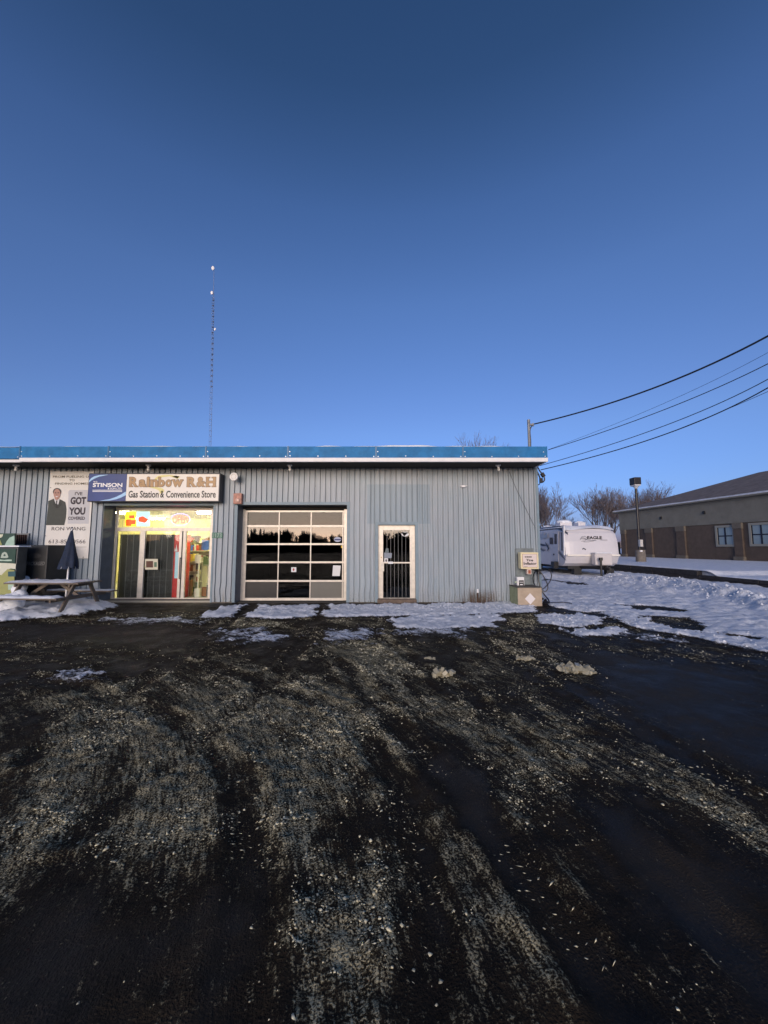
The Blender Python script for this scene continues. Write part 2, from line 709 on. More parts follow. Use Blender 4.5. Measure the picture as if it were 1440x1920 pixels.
geo = nd('NewGeometry').outputs['Position']
a_s = nd('Attribute', attribute_name='snow').outputs['Fac']
a_l = nd('Attribute', attribute_name='slush').outputs['Fac']
fine = noise(95, 3, .7, geo)
mid = noise(24, 5, .7, geo)
big = noise(2.2, 5, .6, geo)
vor = nd('TexVoronoi')
vor.inputs['Scale'].default_value = 70
L(geo, vor.inputs[0])
grit = rmp(vor.outputs['Distance'], .12, .5, 1, 0)
asph = mixc(rmp(fine, .35, .75), (.006, .005, .0042), (.026, .020, .015))
asph = mixc(rmp(big, .42, .65), asph, mixc(fine, (.008, .007, .006), (.050, .036, .022)))
cmb = nd('CombineXYZ')
L(nd('Attribute', attribute_name='flow_r').outputs['Fac'], cmb.inputs[0])
L(nd('Attribute', attribute_name='flow_s').outputs['Fac'], cmb.inputs[1])


def flow(su, sv, det=4):
    q = nd('Mapping')
    q.inputs['Scale'].default_value = (su, sv, 1)
    L(cmb.outputs[0], q.inputs[0])
    return noise(1, det, .65, q.outputs[0])


sta, stb = flow(42, 5), flow(9, .9)
sm = mth('ADD', a_l, mth('MULTIPLY', mth('SUBTRACT', sta, .5), 1.3))
sm = mth('ADD', sm, mth('MULTIPLY', mth('SUBTRACT', stb, .5), 1.0))
sm = mth('ADD', sm, mth('MULTIPLY', mth('SUBTRACT', mid, .5), 1.6))
sm = mth('ADD', sm, mth('MULTIPLY', mth('SUBTRACT', fine, .5), 1.4))
slf = rmp(sm, .50, .95)
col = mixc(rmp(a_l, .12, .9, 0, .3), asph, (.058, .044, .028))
col = mixc(mth('MULTIPLY', slf, .68), col, mixc(rmp(mth('ADD', fine, mth('MULTIPLY', mth('SUBTRACT', sta, .5), .5)), .42, .63), (.036, .029, .018), (.72, .635, .40)))  # brown slush, its colour warmed to stand for unseen canopy lamps' light
s2 = mth('ADD', a_s, mth('MULTIPLY', mth('SUBTRACT', mid, .5), .9))
s2 = mth('ADD', s2, mth('MULTIPLY', mth('SUBTRACT', fine, .5), .5))
s2 = mth('ADD', s2, mth('MULTIPLY', mth('SUBTRACT', flow(14, 3), .5), .9))
snf = rmp(s2, .32, .62)
snc = mixc(rmp(noise(6, 6, .7, geo), .35, .65), (.68, .72, .79), (.85, .87, .92))
snc = mixc(rmp(mid, .6, .85, 0, .3), snc, (.42, .42, .44))
col = mixc(snf, col, snc)
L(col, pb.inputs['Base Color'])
rg = mth('ADD', rmp(big, .35, .65, .5, .75), mth('MULTIPLY', slf, .25))
rg = mth('ADD', mth('MULTIPLY', rg, mth('SUBTRACT', 1.0, snf)), mth('MULTIPLY', snf, .75))
L(rg, pb.inputs['Roughness'])
L(rmp(a_l, .05, .35, .34, .06), pb.inputs['Specular IOR Level'])
hh = mth('ADD', mth('MULTIPLY', fine, .9), mth('MULTIPLY', mth('MULTIPLY', mid, mth('ADD', a_l, .25)), 1.3))
hh = mth('ADD', hh, mth('MULTIPLY', grit, .25))
hh = mth('ADD', hh, mth('MULTIPLY', slf, 1.3))
hh = mth('ADD', hh, mth('MULTIPLY', sta, .8))
crust = noise(9, 6, .75, geo)
hh = mth('ADD', hh, mth('MULTIPLY', mth('MULTIPLY', crust, a_s), 2.2))
bmp = nd('Bump')
bmp.inputs['Strength'].default_value = .8
bmp.inputs['Distance'].default_value = .018
L(hh, bmp.inputs['Height'])
L(bmp.outputs[0], pb.inputs['Normal'])

flow_r = np.hypot(gx + 6.5, gy)
flow_s = np.arctan2(gy, gx + 6.5) * 6.5
ground = npmesh("ground", V, Fq, gm, kind='structure', smooth=True)
tag(ground, "dark wet asphalt forecourt with slush, tyre tracks and bluish snow along the store and to the right", kind='structure')
for nm, arr in (("snow", gs), ("slush", gl_), ("flow_r", flow_r), ("flow_s", flow_s)):
    at = ground.data.attributes.new(nm, 'FLOAT', 'POINT')
    at.data.foreach_set("value", arr.ravel().astype(np.float32))

# ---- loose lumps of ice and slush, and pressed tyre tread
octv = np.array([(1, 0, 0), (-1, 0, 0), (0, 1, 0), (0, -1, 0), (0, 0, 1), (0, 0, -1)], dtype=np.float32)
octf = np.array([(0, 2, 4), (2, 1, 4), (1, 3, 4), (3, 0, 4), (2, 0, 5), (1, 2, 5), (3, 1, 5), (0, 3, 5)])


def clumps(name, x, y, r, label, m, flat=.55, kind='stuff', lift=.2, parent=None, long=None):
    h = ground_fields(x, y)[0]
    N = len(x)
    v = np.repeat(octv[None], N, 0) * rng.uniform(.55, 1.25, (N, 6, 1))
    v += rng.normal(0, .14, (N, 6, 3))
    sc = np.stack([r * rng.uniform(.7, 1.4, N), r * rng.uniform(.7, 1.4, N), r * flat * rng.uniform(.6, 1.3, N)], -1)
    v = v * sc[:, None, :]
    a = rng.uniform(0, 6.28, N) if long is None else long
    ca, sa = np.cos(a)[:, None], np.sin(a)[:, None]
    if long is not None:
        v[:, :, 0] *= 2.6
        v[:, :, 1] *= .55
    vx = v[:, :, 0] * ca - v[:, :, 1] * sa
    vy = v[:, :, 0] * sa + v[:, :, 1] * ca
    v = np.stack([vx + x[:, None], vy + y[:, None], v[:, :, 2] + (h + r * flat * lift)[:, None]], -1)
    f = (octf[None] + (np.arange(N) * 6)[:, None, None]).reshape(-1, 3)
    o = npmesh(name, v.reshape(-1, 3), f, m, kind=kind, smooth=False)
    return tag(o, label, kind=kind)


icem = mat("canopy_lit_dirty_ice", (.60, .54, .37), .4, var=.7, vs=34)  # dirty ice, with yellowish canopy light mixed into its colour
snowm = mat("snow", (.80, .82, .86), .7, var=.08, vs=3, bump=.35, bs=30)
N = 1100000
cx = rng.uniform(-9, 8.5, N)
cy = 1.05 + (rng.random(N) ** 1.5) * 8.6
hf, sf, lf = ground_fields(cx, cy)
pk = .5 * fbm(cx * 2.1 + 5, cy * 2.1, 3) + .5 * fbm(cx * 11 + 5, cy * 11, 3)
keep = rng.random(N) < np.clip((lf - .16) * .9, 0, 1) ** 1.5 * sstep(.46, .66, pk) * (sf < .3) * (np.abs(cx) < cy * 1.1 + .4)
cx, cy = cx[keep], cy[keep]
r = (.0024 + .0010 * cy) * rng.uniform(.35, 1.25, len(cx)) + .010 * rng.random(len(cx)) ** 9
clumps("slush_grit", cx, cy, r, "pale grit of frozen slush strewn over the dark asphalt", icem, lift=-.15, flat=.6)
# tread bars
tx, ty, ta = [], [], []
for q in tracks:
    q = [Vector(p) for p in q]
    for i in range(len(q) - 1):
        d = q[i + 1] - q[i]
        if d.length < .01:
            continue
        an = math.atan2(d.y, d.x)
        nrm = Vector((-d.y, d.x)).normalized()
        for k in range(int(d.length / .045)):
            p = q[i] + d * (k * .045 / d.length)
            for o_ in (-.09, -.045, 0, .045, .09):
                pp = p + nrm * (o_ + random.uniform(-.006, .006))
                tx.append(pp.x)
                ty.append(pp.y)
                ta.append(an + 1.57 + (.5 if o_ > 0 else -.5))
tx, ty, ta = map(np.array, (tx, ty, ta))
_, s_, l_ = ground_fields(tx, ty)
keep = (s_ < .2) & (ty > .9) & (ty < 8) & (fbm(tx * 2.2 + 3, ty * 2.2, 3) > .56) & (rng.random(len(tx)) < .5)
tx, ty, ta = tx[keep], ty[keep], ta[keep]
clumps("tread_prints", tx, ty, rng.uniform(.004, .007, len(tx)), "rows of slush pressed into tyre tread pattern on the asphalt", icem, flat=.5, long=ta)
# snow clods along the ploughed edges
cxs, cys, rs = [], [], []
for line, sp_, cnt, rr in ((berm, .35, 900, .05), (berm2, .3, 500, .035), ([G(620, 1140), G(800, 1143), G(1000, 1140), G(1100, 1146)], .35, 1100, .02),
                           ([G(1000, 1160), G(1200, 1186), G(1440, 1222)], .6, 600, .025), ([G(480, 1146), G(590, 1146)], .25, 260, .018)):
    for k in range(cnt):
        i = random.randrange(len(line) - 1)
        t = random.random()
        cxs.append(line[i][0] * (1 - t) + line[i + 1][0] * t + random.gauss(0, sp_))
        cys.append(line[i][1] * (1 - t) + line[i + 1][1] * t + random.gauss(0, sp_))
        rs.append(rr * random.uniform(.3, 1) ** 1.5)
cxs, cys, rs = map(np.array, (cxs, cys, rs))
ok = ~((cys > YW - .05) & (cxs < XC + .05)) & (cxs < 14.8) & (ground_fields(cxs, cys)[1] > .4)
clumps("snow_clods", cxs[ok], cys[ok], rs[ok], "broken clods of snow along the ploughed snow edges", snowm, flat=.8)

# larger lumps that can be told apart
for (px, py, wpx, lab) in ((830, 1268, 42, "jagged upright lump of dirty ice, largest of the lumps on the asphalt"),
                           (864, 1273, 7, "small chip of ice just right of the largest ice lump"),
                           (985, 1236, 34, "low heap of yellowish ice between the two other heaps on the asphalt"),
                           (1078, 1258, 66, "long flat heap of dirty ice, rightmost on the dark asphalt"),
                           (806, 1236, 22, "flat sliver of ice behind the largest ice lump")):
    x, y = G(px, py)
    sc = math.hypot(x, y) / FPX
    wd = wpx * sc
    mb = MB()
    tall = wpx == 42
    kk = 5 if wpx < 10 else (46 if tall else 70)
    for k in range(kk):
        t = -.40 + .80 * (k + random.random()) / kk
        env = max(.2, 1 - (abs(t) * 2.2) ** 2)
        sz = wd * .04 + wd * .20 * random.random() ** 2 * (1 if tall else .6)
        up_ = wd * (.20 if tall else .025) * env * random.random()
        m3 = Matrix.Rotation(random.uniform(0, 3), 3, 'Z') @ Matrix.Rotation(random.uniform(-.9, .9), 3, 'X') @ Matrix.Rotation(random.uniform(-.9, .9), 3, 'Y')
        mb.obox((x + t * wd, y + random.gauss(0, .06 if tall else .12) * wd, up_ + sz * .2), (sz * random.uniform(.8, 1.8), sz * random.uniform(.5, 1.2), sz * random.uniform(.4, 1.2)), m3)
    o = build("ice_lump", mb, mat("yellowish_ice", (.34, .31, .22), .4, var=.3, vs=25))
    tag(o, lab, "ice lump", "lumps of ice on the forecourt")

# ================================================================== STORE BUILDING
store = thing("store_building", "long flat-roofed store clad in ribbed blue-grey metal with a blue fascia", "building", (0, YW, 0))

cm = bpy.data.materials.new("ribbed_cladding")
cm.use_nodes = True
n = cm.node_tree
L = n.links.new
pb = n.nodes['Principled BSDF']
geo = nd('NewGeometry').outputs['Position']
mp = nd('Mapping')
mp.inputs['Scale'].default_value = (9, 9, .7)
L(geo, mp.inputs[0])
st = noise(1.0, 6, .7, mp.outputs[0])
bl = noise(1.1, 4, .6, geo)
fn = noise(30, 4, .6, geo)
c = mixc(rmp(st, .3, .7), (.25, .29, .33), (.345, .385, .425))
c = mixc(rmp(bl, .4, .7, 0, .45), c, (.25, .33, .38))
sx = nd('SeparateXYZ')
L(geo, sx.inputs[0])


def band(v, a, b, f=.02):
    return mth('MULTIPLY', rmp(v, a - f, a + f), rmp(v, b - f, b + f, 1, 0))


px_, pz_ = sx.outputs['X'], sx.outputs['Z']
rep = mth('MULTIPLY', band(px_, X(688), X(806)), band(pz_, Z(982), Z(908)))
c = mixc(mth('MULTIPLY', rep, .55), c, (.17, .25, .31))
low = mth('MULTIPLY', rmp(pz_, 0, .55, 1, 0), rmp(mth('ADD', st, mth('MULTIPLY', fn, .6)), .75, 1.0))
c = mixc(mth('MULTIPLY', low, .8), c, (.13, .12, .095))
rust = mth('MULTIPLY', band(px_, X(872), X(925), .12), rmp(pz_, .02, .5, 1, 0))
rust = mth('MULTIPLY', rust, rmp(mth('ADD', st, mth('MULTIPLY', fn, .7)), .72, .95))
c = mixc(mth('MULTIPLY', rust, .9), c, (.10, .065, .04))
spk = rmp(noise(14, 2, .5, geo), .74, .77)
c = mixc(mth('MULTIPLY', spk, .6), c, (.08, .08, .08))
L(c, pb.inputs['Base Color'])
pb.inputs['Roughness'].default_value = .48
bmp = nd('Bump')
bmp.inputs['Strength'].default_value = .25
bmp.inputs['Distance'].default_value = .01
L(noise(3.5, 3, .5, geo), bmp.inputs['Height'])
L(bmp.outputs[0], pb.inputs['Normal'])

ZT = 3.93
rib_total = 0


def sheet(x0, x1, z0, z1, pitch, Y=YW, minor=False, dy=0.):
    """one ribbed metal sheet; the grooves run down its whole height"""
    prof = []
    x = x0
    g = .04
    while x < x1 - 1e-4:
        e = min(x + pitch, x1)
        if e - x > g + .01:
            prof += [(x, 0)]
            if minor and e - x > .12:
                mm = (x + e - g) / 2
                prof += [(mm - .012, 0), (mm - .004, .012), (mm + .004, .012), (mm + .012, 0)]
            prof += [(e - g, 0), (e - g + .007, .046), (e - .009, .046)]
        else:
            prof += [(x, 0)]
        x = e
    prof.append((x1, 0))
    nz = 11
    zs = [z0 + (z1 - z0) * (k / (nz - 1)) for k in range(nz)]
    if z0 < .2 and z1 > 2:
        zs = sorted([z0, .12, .25, .38, .5, .62, .8, 1.1, 1.6, 2.2, 3.0, z1])
    mb = MB()
    ph = random.uniform(0, 9)
    for z in zs:
        dent = max(0, 1 - abs(z - .35) / .45)
        for (xx, yy) in prof:
            wx = .006 * sin(z * 2.1 + xx * 3 + ph) + dent * .022 * sin(xx * 5.3 + 1.1) * sin(z * 9 + xx)
            wy = dent * .012 * sin(xx * 7.7 + ph) + .004 * sin(xx * 2.2 + z)
            if xx in (x0, x1):
                wx = 0
            mb.v.append((xx + wx, Y + dy + yy + wy, z))
    m_ = len(prof)
    for a in range(len(zs) - 1):
        for b in range(m_ - 1):
            i = a * m_ + b
            mb.f.append((i, i + 1, i + 1 + m_, i + m_))
    return build("cladding_sheet", mb, cm, store)


xo0, xo1, zo = X(189, 1040), X(397, 1040), 2.81        # shop front opening
xg0, xg1, zg = X(443, 1040), X(650, 1040), 2.83        # overhead door opening
xd0, xd1, zd = X(709, 1060), X(779, 1060), Z(984)       # side door opening
TR = .085


def clad(x0, x1, z0, z1, pitch, minor=False):
    x = x0
    k = 0
    while x < x1 - .02:
        e = min(x + pitch * 6, x1)
        if x1 - e < pitch:
            e = x1
        sheet(x, e, z0, z1, pitch, minor=minor, dy=.003 * (k % 2))
        x = e
        k += 1


clad(-16.5, xo0, .03, ZT, .166)
clad(xo0, xo1, zo + TR, ZT, .16)
clad(xo1, xg0 - TR, .03, ZT, .16)
clad(xg0 - TR, xg1 + TR, zg + TR, ZT, .157)
clad(xg1 + TR, xd0 - TR, .03, ZT, .157)
clad(xd0 - TR, xd1 + TR, zd + TR, ZT, .157)
clad(xd1 + TR, XC, .03, ZT, .149, True)

trimm = mat("painted_trim", (.18, .25, .30), .5, var=.12, vs=5)
mb = MB()
for (a, b, zz) in ((xg0, xg1, zg), (xd0, xd1, zd)):
    mb.box(a - TR, a, YW - .018, YW + .03, .02, zz)
    mb.box(b, b + TR, YW - .018, YW + .03, .02, zz)
    mb.box(a - TR, b + TR, YW - .02, YW + .03, zz, zz + TR)
mb.box(xo0, xo1, YW - .015, YW + .03, zo, zo + TR)
mb.box(xo1 - .0, xo1 + .05, YW - .016, YW + .02, .02, zo)
build("door_trim", mb, trimm, store)
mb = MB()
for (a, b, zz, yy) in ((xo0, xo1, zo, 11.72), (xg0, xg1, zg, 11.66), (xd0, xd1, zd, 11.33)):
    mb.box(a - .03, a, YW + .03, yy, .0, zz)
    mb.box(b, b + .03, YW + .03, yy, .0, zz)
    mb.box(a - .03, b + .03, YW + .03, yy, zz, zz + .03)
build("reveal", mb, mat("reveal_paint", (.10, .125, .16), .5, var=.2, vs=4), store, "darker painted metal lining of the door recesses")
# base flashing and footing
mb = MB()
for a, b in ((-16.5, xo0), (xo1, xg0 - TR), (xg1 + TR, xd0 - TR), (xd1 + TR, XC)):
    build("footing", MB().box(a, b, YW - .008, YW + .05, -.05, .028), mat("footing_concrete", (.10, .085, .07), .9, var=.4, vs=9, bump=.4), store)
mb = MB().box(XC, XC + .07, YW - .02, YW + .06, 0, ZT)
build("corner_trim", mb, trimm, store)
# right side wall, back wall, roof
mb = MB()
y = YW + .06
prof = []
while y < 26.8:
    prof += [(0, y), (0, y + .12), (-.03, y + .128), (-.03, y + .145)]
    y += .155
for z in (0, ZT):
    mb.v += [(XC + .03 + a, b, z) for a, b in prof]
k = len(prof)
for i in range(k - 1):
    mb.f.append((i, i + 1, i + 1 + k, i + k))
build("side_wall", mb, cm, store)
build("back_wall", MB().box(-16.5, XC, 26.8, 26.9, 0, ZT), cm, store)
darkm = mat("soffit_wood", (.030, .026, .022), .85, var=.35, vs=6)  # near-black brown for all boards under the eaves
YF = 10.34
build("soffit", MB().box(-17, X(1026, 864, YF), YF + .02, YW + .06, ZT, ZT + .05), darkm, store, "dark boards under the eaves")
build("roof", MB().box(-17, X(1026, 864, YF), YF + .05, 26.9, ZT + .055, 4.30), mat("roofing", (.06, .06, .065), .9, var=.2), store)
bluem = mat("blue_fascia", (.022, .17, .40), .6, spec=.25, var=.22, vs=3.5, bump=.1, bs=6)
whitem = mat("white_metal", (.78, .77, .77), .5, var=.06, vs=7)
screwm = mat("screw_head", (.85, .85, .85), .35, .3)
edges = [-320, 37, 203, 386, 540, 705, 868, 1026]
scr = bpy.data.meshes.new("screw")
smb = MB().cyl((0, 0, 0), (0, -.012, 0), .016, .011, 8)
scr.from_pydata(smb.v, [], smb.f)
scr.materials.append(screwm)
for i in range(len(edges) - 1):
    a, b = X(edges[i], 848, YF), X(edges[i + 1], 848, YF)
    lo = .02 if i == 0 else 0
    yy = YF + (.025 if i == 0 else random.uniform(-.006, .006))
    mb = MB()
    K = 8
    z0_, z1_ = 4.03 - lo, 4.345 - lo
    for j in range(K + 1):
        x = a + (b - a) * j / K
        dy = .008 * sin(j * 1.9 + i) if 0 < j < K else 0
        for (zz, oy) in ((z0_, 0), (z0_ + .1, dy), (z0_ + .22, dy * 1.3), (z1_, 0), (z1_ + .004, .03), (z1_ + .004, .12)):
            mb.v.append((x, yy + oy, zz))
    for j in range(K):
        for q in range(5):
            s_ = j * 6 + q
            mb.f.append((s_, s_ + 6, s_ + 7, s_ + 1))
    pn = build("fascia_panel", mb, bluem, store)
    if i:
        build("seam_strip", MB().box(a - .018, a + .018, yy - .012, yy + .02, z0_ + .004, z1_ + .008), mat("blue_seam", (.025, .13, .28), .4), store)
    nsc = max(2, int((b - a) / .62))
    for j in range(nsc + 1):
        x = a + .06 + (b - a - .12) * j / nsc
        link("screw", scr, pn, (x, yy - .002, z0_ + random.uniform(.03, .055)))
    if i:
        link("screw", scr, pn, (a + .05, yy - .002, z0_ + .17))
link("screw", scr, store, (X(1019, 848, YF), YF - .002, 4.19))
xe = X(1026, 864, YF)
mb = MB().box(xe - .01, xe + .012, YF - .004, 26.9, 4.03, 4.35)
build("end_fascia", mb, bluem, store)
mb = MB()
mb.box(X(37, 860, YF), xe + .016, YF - .02, YF + .06, ZT - .012, 4.028)
mb.box(-17, X(37, 860, YF), YF + .01, YF + .07, ZT - .02, 3.985)
mb.box(xe - .04, xe + .014, YF + .06, 26.9, ZT - .01, 4.028)
build("drip_edge", mb, whitem, store, bevel=.006)
# snow lying on the roof edge
mb = MB()
K = 260
for j in range(K + 1):
    x = -16.5 + (xe + 16.4) * j / K
    t = .5 + .5 * sin(x * .9 + 1) + .35 * sin(x * 2.7) + .2 * sin(x * 7.1)
    t = max(.12, t) * (.4 if x < -4 else 1)
    hs = .012 + .035 * t
    fr = .02 + .03 * (.5 + .5 * sin(x * 5.3))
    mb.v += [(x, YF + fr, 4.34), (x, YF + fr + .02, 4.34 + hs), (x, YF + .5, 4.36 + hs), (x, 26.8, 4.36 + hs * .6)]
for j in range(K):
    for q in range(3):
        s_ = j * 4 + q
        mb.f.append((s_, s_ + 4, s_ + 5, s_ + 1))
build("roof_snow", mb, snowm, store, smooth=True)

creamm = mat("sunset_cream_aluminium", (.62, .57, .50), .35, .15, var=.12, vs=9)  # aluminium frames, the reflected sunset's warmth put into the base colour
creamd = mat("cream_aluminium_dull", (.62, .58, .50), .45, .1, var=.15, vs=9)
barm = mat("white_security_bar", (.26, .26, .26), .5)
pane_clear = glass("window_glass", (.92, .95, .95), .018)
pane_dark = glass("tinted_glass", (.35, .36, .36), .045)


def quadpane(x0, x1, z0, z1, Y, th=.008):
    return MB().box(x0, x1, Y, Y + th, z0, z1)


# ---------------- shop front
YS = 11.72
front = build("shop_front", MB()
              .box(xo0, X(217, 1040, YS), YS, YS + .07, .05, zo)
              .box(X(392, 1040, YS), xo1 + .02, YS, YS + .07, .05, zo)
              .box(X(217, 1040, YS), X(392, 1040, YS), YS, YS + .07, Z(957, YS), zo)
              .box(X(217, 1040, YS), X(392, 1040, YS), YS - .004, YS + .07, Z(996, YS), Z(989, YS))
              .box(X(217, 1040, YS), X(392, 1040, YS), YS - .004, YS + .07, .05, Z(1121, YS))
              .box(X(261, 1040, YS), X(270.5, 1040, YS), YS - .008, YS + .07, Z(1121, YS), Z(996, YS))
              .box(X(335, 1040, YS), X(340, 1040, YS), YS - .008, YS + .07, Z(1121, YS), Z(996, YS))
              .box(X(342, 1040, YS), X(348, 1040, YS), YS - .004, YS + .07, Z(1121, YS), Z(996, YS)),
              creamm, store, bevel=.004)
build("threshold", MB().box(xo0, xo1, YS - .35, YS + .2, -.04, .048), mat("threshold_concrete", (.12, .10, .085), .8, var=.3, bump=.3), store)
build("door_gap", MB().box(X(340, 1040, YS), X(342, 1040, YS), YS + .02, YS + .05, Z(1121, YS), Z(996, YS)), mat("black_rubber", (.012, .012, .012), .6), front)
panes = [(217, 261, 996, 1121), (270.5, 335, 996, 1121), (348, 392, 996, 1121), (217, 392, 957, 989)]
for (a, b, t, u) in panes:
    build("pane", quadpane(X(a, 1040, YS), X(b, 1040, YS), Z(u, YS), Z(t, YS), YS + .03), pane_clear, front)
build("door_handle", MB().beam((X(338, 1070, YS), YS - .05, Z(1085, YS)), (X(338, 1070, YS), YS - .05, Z(1045, YS)), .02, .02)
      .box(X(338, 1070, YS) - .01, X(338, 1070, YS) + .01, YS - .05, YS, Z(1046, YS) - .02, Z(1046, YS))
      .box(X(338, 1070, YS) - .01, X(338, 1070, YS) + .01, YS - .05, YS, Z(1085, YS), Z(1085, YS) + .02),
      mat("black_metal", (.02, .02, .022), .4), front)


def bar_mesh(h, r=.0045):
    me = bpy.data.meshes.new("bar")
    b = MB().cyl((0, 0, 0), (0, 0, h), r, r, 6)
    me.from_pydata(b.v, [], b.f)
    me.materials.append(barm)
    return me


lowbar = bar_mesh(Z(997, YS) - Z(1120, YS))
hibar = bar_mesh(Z(958, YS) - Z(988, YS))
for (a, b, t, u) in panes:
    k = a + 7
    while k < b - 3:
        link("bar", hibar if t == 957 else lowbar, front, (X(k, 1040, YS), YS + .06, Z(u, YS) + .005))
        k += 11.3

# posters, papers and film on the shop front glass
px_poly("poster", [(235, 987), (255, 987), (255, 959), (235, 959)], YS + .044, papery("yellow_paper", (.85, .70, .05)), front)
px_poly("poster", [(256, 987), (281, 987), (281, 959), (256, 959)], YS + .044, papery("blue_paper", (.35, .60, .85)), front)
redp = papery("red_paper", (.85, .08, .02))
for q in ([(236, 986), (246, 986), (246, 974), (236, 974)], [(242, 972), (252, 972), (252, 966), (242, 966)], [(246, 983), (254, 983), (254, 975), (246, 975)],
          [(260, 978), (272, 980), (278, 974), (268, 968), (260, 970)]):
    px_poly("print", q, YS + .040, redp, front)
px_poly("notice", [(272, 1068), (296, 1068), (296, 1048), (272, 1048)], YS + .026, mat("cream_card", (.70, .66, .50), .6), front)
px_poly("notice_print", [(274, 1064), (287, 1064), (287, 1052), (274, 1052)], YS + .023, mat("brown_print", (.12, .05, .03), .6), front)
px_poly("notice_print", [(289, 1063), (294, 1063), (294, 1054), (289, 1054)], YS + .023, mat("green_print", (.12, .2, .12), .6), front)

# neon sign
neon = thing("open_sign", "lit red OPEN sign in a blue and pink oval hanging in the transom", "neon sign", P(338, 975, YS + .12))
YN = YS + .12
redn = mat("red_neon", (.9, .1, .05), .4, emit=(1, .02, .005), es=1.8)
bln = mat("blue_neon", (.3, .3, .9), .4, emit=(.35, .25, 1), es=.5)
pkn = mat("pink_neon", (.9, .3, .6), .4, emit=(1, .18, .40), es=.5)
px_text("lettering", "OPEN", 323, 967, 354, 982, YN, redn, neon, bold=.06)
mb = MB().tube([P(x, y, YN + .01) for x, y in ell(338, 974, 18, 11, 14, -20, 160)], .012)
build("tube_arc", mb, bln, neon)
mb = MB().tube([P(x, y, YN + .01) for x, y in ell(338, 974, 18, 11, 14, 165, 335)], .012)
build("tube_arc", mb, pkn, neon)

# ---------------- shop interior
inm = mat("shop_wall_paint", (.84, .77, .40), .7, var=.05)
tile = mat("shop_floor", (.35, .33, .27), .35, var=.12, vs=3)
IX0, IX1, IY1, IZ = -13.4, xo1 + .03, 17.2, 2.84
room = build("shop_interior", MB().box(IX0 - .05, IX0, YW + .12, IY1, .0, IZ).box(IX1 + .0, IX1 + .05, YS + .08, IY1, .0, IZ)
             .box(IX0, IX1, IY1, IY1 + .05, 0, IZ).box(IX0, xo0 - .03, YW + .1, YW + .14, 0, IZ), inm, store)
build("floor", MB().box(IX0, IX1, YW + .14, IY1, .0, .047), tile, store)
build("ceiling", MB().box(IX0, IX1, YW + .14, IY1, IZ, IZ + .05), mat("ceiling_tile", (.75, .72, .6), .8), store)
tubem = mat("fluorescent_tube", (.9, .9, .8), .4, emit=(1, .92, .58), es=34)
for i, (x, y) in enumerate(((-5.72, 12.9), (-9.15, 12.9), (-11.4, 14.2), (-6.2, 16.0), (-9.5, 15.6))):
    t = thing("ceiling_light", "fluorescent ceiling light inside the shop, " + ("nearest the right pane", "behind the left end of the transom", "at the far left of the shop", "deepest in the shop, at the right", "in the middle of the back of the shop")[i], "ceiling light", (x, y, IZ), "fluorescent lights in the shop")
    build("housing", MB().box(x - .6, x + .6, y - .1, y + .1, IZ - .05, IZ - .003), whitem, t)
    build("tube", MB().cyl((x - .56, y, IZ - .09), (x + .56, y, IZ - .09), .035, n=8), tubem, t)

boardm = mat("black_backing_board", (.012, .012, .013), .5)
for (a, b, lab) in ((224, 262, "black board standing behind the left door pane"), (269, 325, "black board standing behind the middle door pane")):
    o = build("display_board", MB().box(X(a, 1040, YS + .2), X(b, 1040, YS + .2), YS + .2, YS + .23, .05, Z(1002, YS + .2)), boardm)
    tag(o, lab, "board", "boards behind the shop door glass")
ck = thing("drinks_cooler", "narrow red drinks cooler with pale blue panel inside the middle pane", "cooler", (X(330, 1040, YS + .15), YS + .35, .05))
a, b = X(325.5, 1040, YS + .14), X(336, 1040, YS + .14)
build("cabinet", MB().box(a, b + .1, YS + .14, YS + .6, .05, Z(1002, YS + .14)), mat("cooler_red", (.55, .03, .03), .35), ck, bevel=.01)
build("panel", MB().box(a + .06, b + .02, YS + .13, YS + .138, Z(1085, YS), Z(1035, YS)), mat("cooler_ice_blue", (.45, .72, .85), .4), ck)
build("panel_print", MB().poly([P(x, y, YS + .125) for x, y in ((329, 1034), (331, 1020), (333, 1034))]).poly([P(x, y, YS + .125) for x, y in ((327, 1034), (328, 1026), (330, 1034))]), whitem, ck)

pal = [mat("goods_%s" % nm, c_, .5) for nm, c_ in (("white", (.75, .74, .62)), ("brown", (.25, .10, .03)), ("dark", (.03, .04, .03)), ("green", (.10, .16, .08)), ("blue", (.06, .18, .6)),
                                               ("yellow", (.75, .60, .10)), ("red", (.6, .05, .03)), ("grey", (.3, .32, .27)))]


def goods(name, label, x0, x1, y0, y1, levels, sizes=(.04, .11), hs=(.08, .24)):
    mbs = [MB() for _ in pal]
    for z in levels:
        x = x0
        while x < x1 - .03:
            wd = min(random.uniform(*sizes), x1 - x)
            if random.random() < .9:
                random.choice(mbs).box(x, x + wd - .008, y0, y1, z, z + random.uniform(*hs))
            x += wd
    me = bpy.data.meshes.new(name)
    v, f, mi = [], [], []
    for k, m_ in enumerate(mbs):
        f += [tuple(i + len(v) for i in q) for q in m_.f]
        mi += [k] * len(m_.f)
        v += m_.v
    me.from_pydata(v, [], f)
    for p_ in pal:
        me.materials.append(p_)
    me.polygons.foreach_set("material_index", mi)
    return tag(link(name, me), label, kind='stuff')


